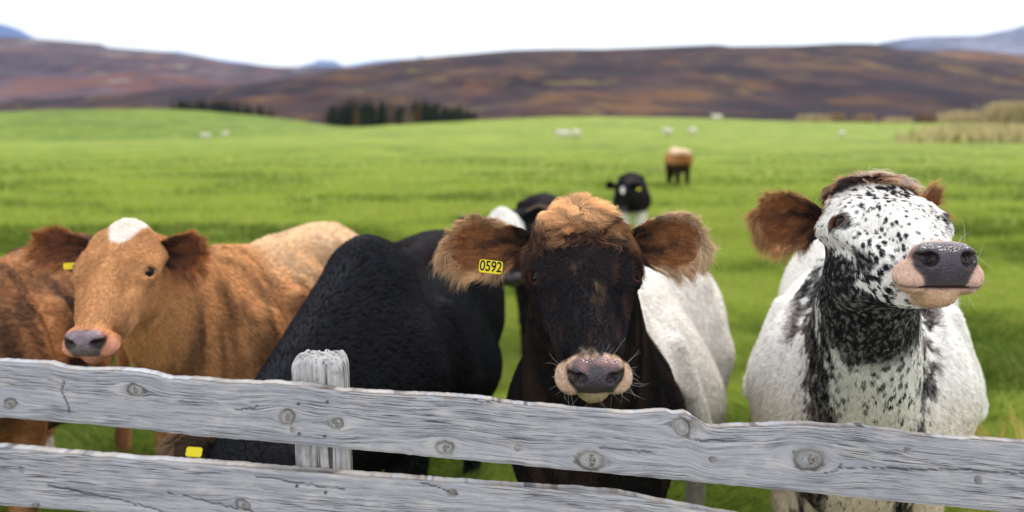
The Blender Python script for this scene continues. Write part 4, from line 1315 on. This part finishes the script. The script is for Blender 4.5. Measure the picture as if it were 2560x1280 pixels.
def build_far_cows():
    BK = srgb(24, 22, 26); WHT = srgb(236, 232, 224)
    # black cow with a white forehead right behind the dark one
    def star(PH, col, nl): return mix(col, WHT[None], ss(.04, -.03, PH[:, 1] + (nl - .5) * .03) * ss(-.04, -.01, PH[:, 2]))
    coat = simple_coat(BK, srgb(44, 34, 34), srgb(60, 50, 50), srgb(50, 48, 54), star)
    base = P(1362, 700, 7.1); base[2] = 0
    cow('cow', 'black cow with a white forehead, mostly hidden behind the dark brown cow', 'cattle out in the pasture', base, radians(-1), .97,
        P(1252, 524, 6.1), P(1284, 715, 5.8), coat, head_up=(0, -.8, .5), fine=.014, coarse=.03, nfur=12000, hair_r=.002, fat=1.0, fine_head=False, eyes=False, hs=1.1)
    # black cow with a white blaze
    def star2(PH, col, nl): return mix(col, WHT[None], ss(.034, .024, np.sqrt(PH[:, 0] ** 2 + ((PH[:, 1] + .04) / 2.0) ** 2) ) * (PH[:, 2] > -.02))
    def patch2(PB, col, n, ih): return mix(col, WHT[None], ss(.60, .52, PB[:, 2] + (n - .5) * .1) * (1 - ih))
    coat = simple_coat(BK, srgb(40, 30, 34), srgb(70, 58, 60), srgb(50, 48, 54), star2, patch2)
    Y = 14.2; base = P(1582, 560, Y); base[2] = tz(base[0], Y)
    c = cow('cow', 'small black cow with white blaze and white legs, facing the fence from the pasture', 'cattle out in the pasture', base, radians(-5), .82,
            P(1556, 452, Y - .75), P(1556, 540, Y - .95), coat, head_up=(0, -.9, .4), fine=.018, coarse=.035, nfur=0, fat=1.1, fine_head=False, eyes=False,
            hs=1.12, extra=stout, ears=[dict(side=1, tip=P(1515, 462, Y - .8), facew=(0, -1, 0), w=.13), dict(side=-1, tip=P(1604, 468, Y - .8), facew=(0, -1, 0), w=.13)])
    make_tag(c['root'], P(1597, 473, Y - .9) - base, (.045, .03), (radians(60), 0, 0))
    # brown cow from behind
    def patch3(PB, col, n, ih): return mix(mix(col, srgb(240, 208, 170)[None], ss(.98, 1.12, PB[:, 2] + (n - .5) * .1)), srgb(50, 34, 30)[None], ss(.80, .62, PB[:, 2] + (n - .5) * .15))
    coat = simple_coat(srgb(188, 128, 80), srgb(90, 58, 40), srgb(80, 60, 60), srgb(50, 48, 54), None, patch3)
    g = ground_hit(1684, 468); base = g + np.array([.12, .9, 0]); base[2] = tz(base[0], base[1])
    cow('cow', 'brown cow grazing far out, seen from behind with pale rump', 'cattle out in the pasture', base, radians(186), .86,
        base + np.array([.05, .75, .42]), base + np.array([.06, .85, .06]), coat, head_up=(0, 1, .2), extra=stout, fine=.02, coarse=.035, nfur=0, fat=1.15, fine_head=False, eyes=False)

# ------------------------------------------------------------------ sheep
def build_sheep():
    S = SDF(*[np.arange(a, b, .022, dtype=F32) for a, b in ((-.3, .3), (-.75, .6), (-.02, .95))])
    S.ell((0, -.1, .52), (.20, .42, .23), k=.05); S.ell((0, .22, .56), (.16, .17, .18), k=.05); S.ell((0, -.38, .54), (.19, .2, .21), k=.05)
    S.cap((0, .25, .62), (0, .40, .74), .11, .08, .05); S.cap((0, .40, .76), (0, .54, .66), .065, .04, .03)
    S.cap((.03, .38, .78), (.12, .36, .77), .02, .015, .02); S.cap((-.03, .38, .78), (-.12, .36, .77), .02, .015, .02)
    for sx in (1, -1):
        for y in (.2, -.36):
            S.cap((sx * .1, y, .36), (sx * .1, y, .2), .045, .028, .03); S.cap((sx * .1, y, .2), (sx * .1, y + .02, .02), .028, .026, .02)
    S.cap((0, -.55, .6), (0, -.6, .42), .035, .03, .03)
    v, f = S.mesh()
    wool = srgb(232, 224, 212); face = srgb(206, 190, 172)
    n = fbm(v * 30, 3, 3)
    v = v + vert_normals(v, f)[0] * ((n - .5) * .05 * (v[:, 2] > .3))[:, None]
    col = np.tile(wool, (len(v), 1)) * (.8 + .35 * n)[:, None]
    col[(v[:, 1] > .43) | (v[:, 2] < .3)] = face
    proto = mesh_obj('sheep', v, f, M_SKIN, None, True, col, attrs={'wet': np.zeros(len(v))})
    items = [(512, 352, 90, 1.0, 'left one of the two white sheep out on the left of the pasture'),
             (565, 345, -40, 1.0, 'right one of the two white sheep out on the left of the pasture'),
             (1405, 353, 95, 1.05, 'white sheep seen from the side, left one of the close pair mid pasture'),
             (1440, 351, 20, 1.0, 'white sheep facing the camera, right one of the close pair mid pasture'),
             (1667, 344, 35, 1.0, 'white sheep above the brown grazing cow, left of its neighbour'),
             (1732, 343, -30, 1.0, 'white sheep up and right of the brown grazing cow'),
             (1790, 303, 80, 1.15, 'reddish white sheep lying on the crest of the pasture'),
             (2104, 346, 10, .75, 'smallest white sheep, alone at the right of the pasture')]
    first = True
    for px, py, yaw, s, lab in items:
        g = ground_hit(px, py)
        if g[1] > 147: g = P(px, py, 146); g[2] = tz(g[0], 146)
        o = proto if first else proto.copy()
        if not first: sc.collection.objects.link(o)
        first = False
        o.location = g; o.rotation_euler.z = radians(yaw); 
        sz = s * (.88 if g[1] < 120 else 1.15)
        if 'lying' in lab: o.location.z -= .12
        o.scale = (sz, sz, sz)
        tag(o, lab, 'sheep', 'sheep in the pasture')

# ------------------------------------------------------------------ fence
TOP_T = [(-600, 880), (-200, 890), (0, 905), (60, 908), (120, 912), (160, 922), (200, 928), (260, 927), (350, 930), (372, 934), (420, 948), (470, 950), (510, 951), (560, 957), (600, 959), (680, 960), (720, 962), (780, 968), (860, 980),
         (940, 984), (1000, 987), (1100, 992), (1200, 998), (1280, 1010), (1400, 1022), (1500, 1031), (1580, 1035), (1640, 1031), (1665, 1030), (1690, 1036), (1712, 1034), (1728, 1042), (1742, 1052), (1756, 1062), (1768, 1069), (1800, 1070),
         (1860, 1067), (1950, 1064), (2020, 1063), (2080, 1068), (2130, 1067), (2180, 1073), (2250, 1082), (2300, 1090), (2350, 1096), (2410, 1100), (2450, 1100), (2560, 1107), (2800, 1122), (3200, 1150)]
BOT_T = [(-600, 1000), (0, 1045), (190, 1060), (380, 1078), (500, 1092), (720, 1110), (1000, 1136), (1280, 1163), (1560, 1189), (1900, 1222), (2240, 1255), (2560, 1286), (3200, 1345)]
TOP_B = [(-600, 1075), (0, 1122), (280, 1145), (640, 1171), (860, 1187), (1280, 1217), (1480, 1230), (1550, 1237), (1640, 1255), (1780, 1282), (1900, 1300), (2200, 1335), (2560, 1372), (3200, 1430)]
BOT_B = [(-600, 1225), (0, 1266), (160, 1276), (640, 1318), (1280, 1370), (1900, 1430), (2560, 1500), (3200, 1560)]
def fence_Y(px): return 1.80 + (px / 2560.0) * .22
def FP(px, py): return P(px, py, fence_Y(px))

def mat_wood():
    t = NT('weathered_board')
    u = t.n('ShaderNodeAttribute', attribute_name='gu'); v = t.n('ShaderNodeAttribute', attribute_name='gv'); kn = t.n('ShaderNodeAttribute', attribute_name='knot')
    cr = t.n('ShaderNodeAttribute', attribute_name='crack'); ed = t.n('ShaderNodeAttribute', attribute_name='edge')
    cx = t.n('ShaderNodeCombineXYZ'); t.l(u.outputs['Fac'], cx.inputs[0]); t.l(v.outputs['Fac'], cx.inputs[1])
    vec = cx.outputs[0]
    g1 = t.noise(vec, 1.0, 5, .65, (15, 330, 1))       # fine fibres
    g2 = t.noise(vec, 1.0, 4, .6, (2.6, 150, 1))      # growth rings
    g3 = t.noise(vec, 1.0, 5, .6, (12, 30, 1))         # blotches
    g4 = t.noise(vec, 1.0, 3, .5, (12, 520, 1))
    c = t.ramp(g2, [(0.26, srgb(132, 132, 137)), (0.40, srgb(160, 161, 166)), (0.60, srgb(178, 178, 182)), (0.78, srgb(198, 197, 197))])
    c = t.mixc(.85, c, t.ramp(g1, [(0.32, 0.34), (0.44, 0.95), (0.60, 1.15)]), 'MULTIPLY')
    c = t.mixc(t.ramp(g3, [(0.52, 0.0), (0.70, 0.55)]), c, srgb(214, 208, 200))
    c = t.mixc(t.ramp(g3, [(0.28, 0.5), (0.42, 0.0)]), c, srgb(136, 138, 150))
    fine = t.ramp(g4, [(0.37, 1.0), (0.45, 0.0)])
    crackn = t.math('MULTIPLY', fine, t.ramp(t.noise(vec, 1.0, 2, .5, (1.6, 24, 1)), [(0.42, 0.1), (0.58, 0.9)]))
    c = t.mixc(crackn, c, srgb(70, 68, 72))
    c = t.mixc(t.math('MULTIPLY', kn.outputs['Fac'], .55), c, srgb(132, 124, 108))
    c = t.mixc(cr.outputs['Fac'], c, srgb(48, 44, 42))  # darkens the cracks and the painted crescent shade round knots
    c = t.mixc(t.math('MULTIPLY', ed.outputs['Fac'], .3), c, srgb(176, 156, 132))
    h = t.math('ADD', t.math('MULTIPLY', g1, .7), t.math('MULTIPLY', g2, .6))
    h = t.math('SUBTRACT', h, t.math('ADD', t.math('MULTIPLY', crackn, .8), t.math('MULTIPLY', cr.outputs['Fac'], 1.4)))
    t.bsdf(c, .82, .25, t.bump(h, .75, .0025))
    return t.m

KNOTS = [(25, 1010, 13), (337, 975, 15), (717, 1043, 17), (842, 1060, 13), (1111, 1119, 17), (1475, 1152, 25), (2022, 1150, 28), (1782, 1150, 6), (2446, 1200, 8), (1295, 1120, 6), (1705, 1068, 20), (732, 1076, 5),
         (52, 1175, 6), (607, 1262, 13), (1130, 1232, 9), (88, 1266, 7), (1990, 1132, 5), (2268, 1125, 5)]
CRACKS = [[(2100, 1168), (2200, 1171), (2336, 1173), (2400, 1172), (2470, 1178), (2600, 1188), (2800, 1206)], [(585, 1021), (600, 1023), (632, 1021), (644, 1012)],
          [(160, 955), (153, 975), (160, 992), (172, 1020), (170, 1045)], [(420, 1230), (520, 1254), (640, 1282)], [(120, 1212), (300, 1250), (420, 1282)], [(1050, 1204), (1130, 1232), (1145, 1238)],
          [(1170, 1000), (1330, 1010)], [(1500, 1118), (1560, 1124), (1640, 1132)], [(1740, 1100), (1810, 1104)], [(640, 1189), (760, 1210), (860, 1222)], [(2060, 1182), (2090, 1176), (2104, 1160)]]

def seg_dist(px, py, poly):
    best = np.full(px.shape, 1e9)
    for (x0, y0), (x1, y1) in zip(poly[:-1], poly[1:]):
        dx, dy = x1 - x0, y1 - y0; L = dx * dx + dy * dy
        h = np.clip(((px - x0) * dx + (py - y0) * dy) / L, 0, 1)
        best = np.minimum(best, np.hypot(px - x0 - h * dx, py - y0 - h * dy))
    return best

def build_fence():
    root = empty('fence', (0.02, 1.93, 0), 'weathered grey rail fence of two boards on a post, in front of the cattle', 'fence')
    rl = np.array(root.location)
    mw = mat_wood()
    r = rs(2)
    for bi, (top, bot, th) in enumerate(((TOP_T, BOT_T, .030), (TOP_B, BOT_B, .030))):
        xs = np.arange(-600, 3201, 4.0)
        nv = 44
        T = interp_s(xs, top) + (vnoise(np.stack([xs / 9, xs * 0, xs * 0], -1), 5 + bi) - .5) * 1.6 + (vnoise(np.stack([xs / 40, xs * 0, xs * 0], -1), 8 + bi) - .5) * 3
        Bm = interp_s(xs, bot) + (vnoise(np.stack([xs / 14, xs * 0, xs * 0], -1), 15 + bi) - .5) * 2
        vv = np.linspace(0, 1, nv)
        PX = np.repeat(xs[:, None], nv, 1); PY = T[:, None] + (Bm - T)[:, None] * vv[None]
        front = np.array([[0.] * 3]) if False else None
        # world position of the front face
        xc, yc = (PX - 1280) / K, -(PY - 640) / K
        dy = math.cos(PITCH) + yc * math.sin(PITCH); dz = -math.sin(PITCH) + yc * math.cos(PITCH)
        Yw = fence_Y(PX); k = Yw / dy
        W = np.stack([xc * k, Yw, CAM_H + dz * k], -1)
        # grain coordinates: u along, v across, flowing round the knots
        gx, gy = PX.copy(), PY - (T + Bm)[:, None] * .5
        gyy = gy.copy(); ring_shade = np.zeros_like(PX); knot = np.zeros_like(PX); disp = np.zeros_like(PX)
        cyc = (T + Bm) * .5
        for (kx, ky, kr) in KNOTS:
            c0 = np.interp(kx, xs, cyc); X = (PX - kx) / 2.1; Yk = PY - ky - (np.interp(PX, xs, cyc) - c0)
            rr = np.hypot(X, Yk); R = kr * 1.15
            gyy = gyy - Yk * np.clip(R * R / (rr * rr + R * R * .35), 0, .97) * np.exp(-(rr / (R * 5)) ** 2)
            rk = np.hypot((PX - kx) / 1.15, Yk) * (1 + .14 * np.sin(2 * np.arctan2(Yk, PX - kx) + kx) + .03 * np.sin(5 * np.arctan2(Yk, PX - kx) + ky) + (vnoise(np.stack([PX / 7, PY / 7, PX * 0], -1), 88) - .5) * .25)
            m = ss(kr * 1.15, kr * .85, rk); knot = np.maximum(knot, m * .5 + .9 * np.exp(-((rk - kr) / (kr * .16 + 1)) ** 2) * (kr > 4))
            ang = np.arctan2(Yk, PX - kx); knot_shade = .62 * np.exp(-((rk - kr * .96) / (kr * .13 + .8)) ** 2) * (.15 + .85 * ss(-.5, .6, np.cos(ang - kx * .7))) * (kr > 4)  # dark crescent shadow painted on one side of each knot's ring
            ring_shade = np.maximum(ring_shade, knot_shade)
            rings = m * np.sin(rk / max(kr, 6) * 14) * .5
            gyy = gyy + m * rk * 1.2
            disp += -.0022 * np.exp(-((rk - kr * .95) / (kr * .2 + 1)) ** 2) + m * .0010
        crack = ring_shade
        for cpoly in CRACKS:
            d = seg_dist(PX + 0 * PY, PY + (vnoise(np.stack([PX / 12, PY * 0, PY * 0], -1), 66) - .5) * 5, cpoly)
            crack = np.maximum(crack, ss(2.6, .8, d / (.6 + .6 * vnoise(np.stack([PX / 26, PY / 26, PX * 0], -1), 71))) * .8); disp += -.0015 * ss(4, 1, d)
        # broken knot notch on the top edge
        if bi == 0:
            nd = np.hypot((PX - 1745) / 34, (PY - 1062) / 16); disp += -.012 * ss(1.3, .3, nd + (vnoise(np.stack([PX / 10, PY / 6, PX * 0], -1), 3) - .5) * .6)
            knot = np.maximum(knot, ss(1.4, .7, nd) * .8)
        edge = np.maximum(ss(.05, .0, vv)[None] * (vnoise(np.stack([PX / 30, PX * 0, PX * 0], -1), 9) > .4), ss(.97, 1., vv)[None] * .7) * np.ones_like(PX)
        relief = (vnoise(np.stack([PX / 60, gyy / 5.0, PX * 0], -1), 30) - .5) * .0006 + (fbm(np.stack([PX / 60, PY / 18, PX * 0], -1), 31, 2) - .5) * .0008
        rnd = -.004 * (ss(.05, 0, vv) + ss(.95, 1, vv))[None]
        W[..., 1] -= (disp + relief + rnd)
        nx = len(xs)
        Vf = W.reshape(-1, 3)
        back = W[:, [0, nv - 1]].copy(); back[..., 1] = fence_Y(PX)[:, [0, nv - 1]] + th
        Vb = back.reshape(-1, 3); o0 = len(Vf)
        F = [grid_faces(nx, nv)]
        i = np.arange(nx - 1)
        F.append(np.stack([i * nv, o0 + i * 2, o0 + (i + 1) * 2, (i + 1) * nv], -1)[:, ::-1])
        F.append(np.stack([i * nv + nv - 1, o0 + i * 2 + 1, o0 + (i + 1) * 2 + 1, (i + 1) * nv + nv - 1], -1))
        F.append(np.stack([o0 + i * 2, o0 + i * 2 + 1, o0 + (i + 1) * 2 + 1, o0 + (i + 1) * 2], -1))
        V = np.concatenate([Vf, Vb]); Fq = np.concatenate(F)
        ext = lambda a: np.concatenate([a.ravel(), a[:, [0, nv - 1]].ravel()])
        s_ = 1.0 / 1250
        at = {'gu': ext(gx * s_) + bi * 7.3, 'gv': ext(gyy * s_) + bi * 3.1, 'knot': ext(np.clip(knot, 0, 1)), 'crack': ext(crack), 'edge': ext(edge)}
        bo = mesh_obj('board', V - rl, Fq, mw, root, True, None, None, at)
        bo['label'] = ('upper weathered board with large knots', 'lower paler board running out of the frame')[bi]
        # knots and nails as pieces
        for (kx, ky, kr) in KNOTS:
            if kr < 9: continue
            inb = interp_s(kx, top) < ky < interp_s(kx, bot)
            if not inb or kx == 1705: continue
            make_knot(bo, FP(kx, ky) - rl, kr / K * fence_Y(kx), r)
        for (nx_, ny_) in ((746, 1009), (748, 1084), (812, 1090), (818, 1005), (742, 1215), (814, 1231)):
            if interp_s(nx_, top) < ny_ < interp_s(nx_, bot): make_nail(bo, FP(nx_, ny_) - rl)
    # post
    ppx0, ppx1 = 723, 856
    Yp = fence_Y(790) + .034; a = P(ppx0, 900, Yp); b = P(ppx1, 900, Yp)
    w = b[0] - a[0]; topz = P(790, 901, Yp)[2]; dpt = .085
    cx = (a[0] + b[0]) / 2
    nu, nz = 72, 240
    th = np.linspace(0, 2 * pi, nu, endpoint=False)
    sq = 1.0 / (np.abs(np.cos(th)) ** 7 + np.abs(np.sin(th)) ** 7) ** (1 / 7.)
    zz = np.linspace(-.25, topz, nz)
    V = []
    for z in zz:
        n = vnoise(np.stack([np.cos(th) * 9, np.sin(th) * 9, np.full(nu, z * 2.5)], -1), 3)
        n2 = vnoise(np.stack([np.cos(th) * 26, np.sin(th) * 26, np.full(nu, z * 7)], -1), 7)
        fis = -.007 * ss(.75, .9, vnoise(np.stack([np.cos(th) * 14, np.sin(th) * 14, np.full(nu, z * 1.3)], -1), 17))
        rr = sq * (1 + (n - .5) * .05) + (n2 - .5) * .03
        tt = (topz - z) / (w * .5)
        round_ = 1 - .20 * max(0, 1 - tt / .55) ** 2
        tilt = (topz - z) * .016
        V.append(np.stack([cx + tilt + np.cos(th) * (rr * w * .5 + fis) * round_, Yp + dpt / 2 + np.sin(th) * (rr * dpt * .5 + fis) * (1 - .2 * max(0, 1 - tt / .3) ** 2), np.full(nu, z) + (vnoise(np.stack([np.cos(th) * 5, np.sin(th) * 5, th * 0], -1), 5) - .5) * .012 * (z > topz - .06)], -1))
    V = np.array(V); n0 = V.shape[0] * nu
    i = np.arange(nz - 1)[:, None] * nu; j = np.arange(nu)[None]
    F = np.stack([i + j, i + (j + 1) % nu, i + nu + (j + 1) % nu, i + nu + j], -1).reshape(-1, 4)
    Vl = V.reshape(-1, 3); top = (nz - 1) * nu
    # end grain cap: concentric rings
    ring = V[-1]; c0 = ring.mean(0); extra = [Vl]; caps = []
    prev = top; cnt = len(Vl)
    for q in (.85, .65, .45, .25, .06):
        rg = c0 + (ring - c0) * q; rg[:, 2] += .004 * (1 - q) + (vnoise(rg * 90, 4) - .5) * .008
        extra.append(rg); caps.append(np.stack([prev + j[0], prev + (j[0] + 1) % nu, cnt + (j[0] + 1) % nu, cnt + j[0]], -1)); prev = cnt; cnt += nu
    Vl = np.concatenate(extra); F = np.concatenate([F] + caps)
    t = NT('weathered_post'); tc = t.n('ShaderNodeTexCoord'); ob = tc.outputs['Object']
    g1 = t.noise(ob, 1.0, 5, .65, (130, 130, 7)); g2 = t.noise(ob, 1.0, 4, .6, (40, 40, 16)); g3 = t.noise(ob, 1.0, 2, .5, (95, 95, 3))
    c = t.ramp(g2, [(.3, srgb(140, 137, 138)), (.5, srgb(184, 182, 182)), (.7, srgb(212, 210, 207))])
    c = t.mixc(.8, c, t.ramp(g1, [(.34, .42), (.47, .95), (.62, 1.1)]), 'MULTIPLY')
    c = t.mixc(t.ramp(g3, [(.34, .9), (.42, 0.0)]), c, srgb(64, 56, 50))
    c = t.mixc(t.ramp(t.noise(ob, 34, 3), [(.62, 0.0), (.7, .7)]), c, srgb(120, 108, 84))
    t.bsdf(c, .85, .2, t.bump(t.math('SUBTRACT', g1, t.ramp(g3, [(.34, .9), (.42, 0.0)])), .8, .004))
    mesh_obj('post', Vl - rl, F, t.m, root, True)

M_KNOT = None
def make_knot(parent, p, rad, r):
    global M_KNOT
    if M_KNOT is None:
        t = NT('knot_wood'); tc = t.n('ShaderNodeTexCoord')
        n0 = t.noise(tc.outputs['Object'], 60, 4, .7, (1, 1, 2.2)); n = t.noise(tc.outputs['Object'], 170, 3)
        c = t.ramp(n0, [(.30, srgb(66, 60, 54)), (.46, srgb(116, 110, 102)), (.60, srgb(164, 160, 154)), (.8, srgb(186, 182, 176))])
        c = t.mixc(t.ramp(n, [(.56, 0.0), (.64, .8)]), c, srgb(52, 46, 42))
        t.bsdf(c, .85, .2, t.bump(n0, .8, .002)); M_KNOT = t.m
    n, m = 24, 6; V = [(0, -.0016, 0)]; F = []
    ph = r.uniform(0, 6)
    for j in range(1, m + 1):
        q = j / m
        for i in range(n):
            a = i * 2 * pi / n; rr = rad * .70 * q * (1 + .16 * math.sin(2 * a + ph) + .08 * math.sin(3 * a + 2 * ph) + .05 * math.sin(5 * a))
            V.append((rr * math.cos(a) * 1.12, -.0014 * (1 - q ** 3) + .0035 * (q == 1) + r.uniform(-.0003, .0003), rr * math.sin(a)))
    for i in range(n): F.append((0, 1 + (i + 1) % n, 1 + i))
    for j in range(m - 1):
        for i in range(n):
            a = 1 + j * n + i; b = 1 + j * n + (i + 1) % n; F.append((a, b, b + n, a + n))
    o = mesh_obj('knot', V, F, M_KNOT, parent, True); o.location = p

M_NAIL = mat_plain('nail_steel', srgb(96, 104, 116), .5, .5, Metallic=.6)
NAIL = None
def make_nail(parent, p):
    global NAIL
    if NAIL is None:
        NAIL = bpy.data.meshes.new('nail'); bm = bmesh.new()
        bmesh.ops.create_cone(bm, segments=12, radius1=.0034, radius2=.0030, depth=.003, cap_ends=True, matrix=Matrix.Rotation(pi / 2, 4, 'X'))
        bm.to_mesh(NAIL); bm.free(); NAIL.materials.append(M_NAIL)
    o = bpy.data.objects.new('nail', NAIL); sc.collection.objects.link(o); o.parent = parent; o.location = p + np.array([0, -.0005, 0])

def build_haze():
    t = NT('haze'); v = t.n('ShaderNodeVolumePrincipled')
    v.inputs['Color'].default_value = (.62, .78, 1.0, 1); v.inputs['Density'].default_value = HAZE; v.inputs['Anisotropy'].default_value = .2
    t.l(v.outputs[0], t.out.inputs['Volume'])
    lo, hi = (-14000, -40, -4), (14000, 15000, 1500)
    V = [(x, y, z) for x in (lo[0], hi[0]) for y in (lo[1], hi[1]) for z in (lo[2], hi[2])]
    F = [(0, 1, 3, 2), (4, 6, 7, 5), (0, 4, 5, 1), (2, 3, 7, 6), (0, 2, 6, 4), (1, 5, 7, 3)]
    o = mesh_obj('haze', V, F, t.m, None, False); tag(o, 'thin pale haze', 'haze', kind='stuff')
HAZE = 4e-5

import time as _t
for nm in ('field', 'hills', 'trees', 'shrubs', 'grass', 'fence', 'centre', 'speckled', 'ginger', 'black', 'left_brown', 'far_cows', 'sheep', 'haze'):
    _0 = _t.time()
    globals()['build_' + nm]()
    print('built', nm, round(_t.time() - _0, 1))
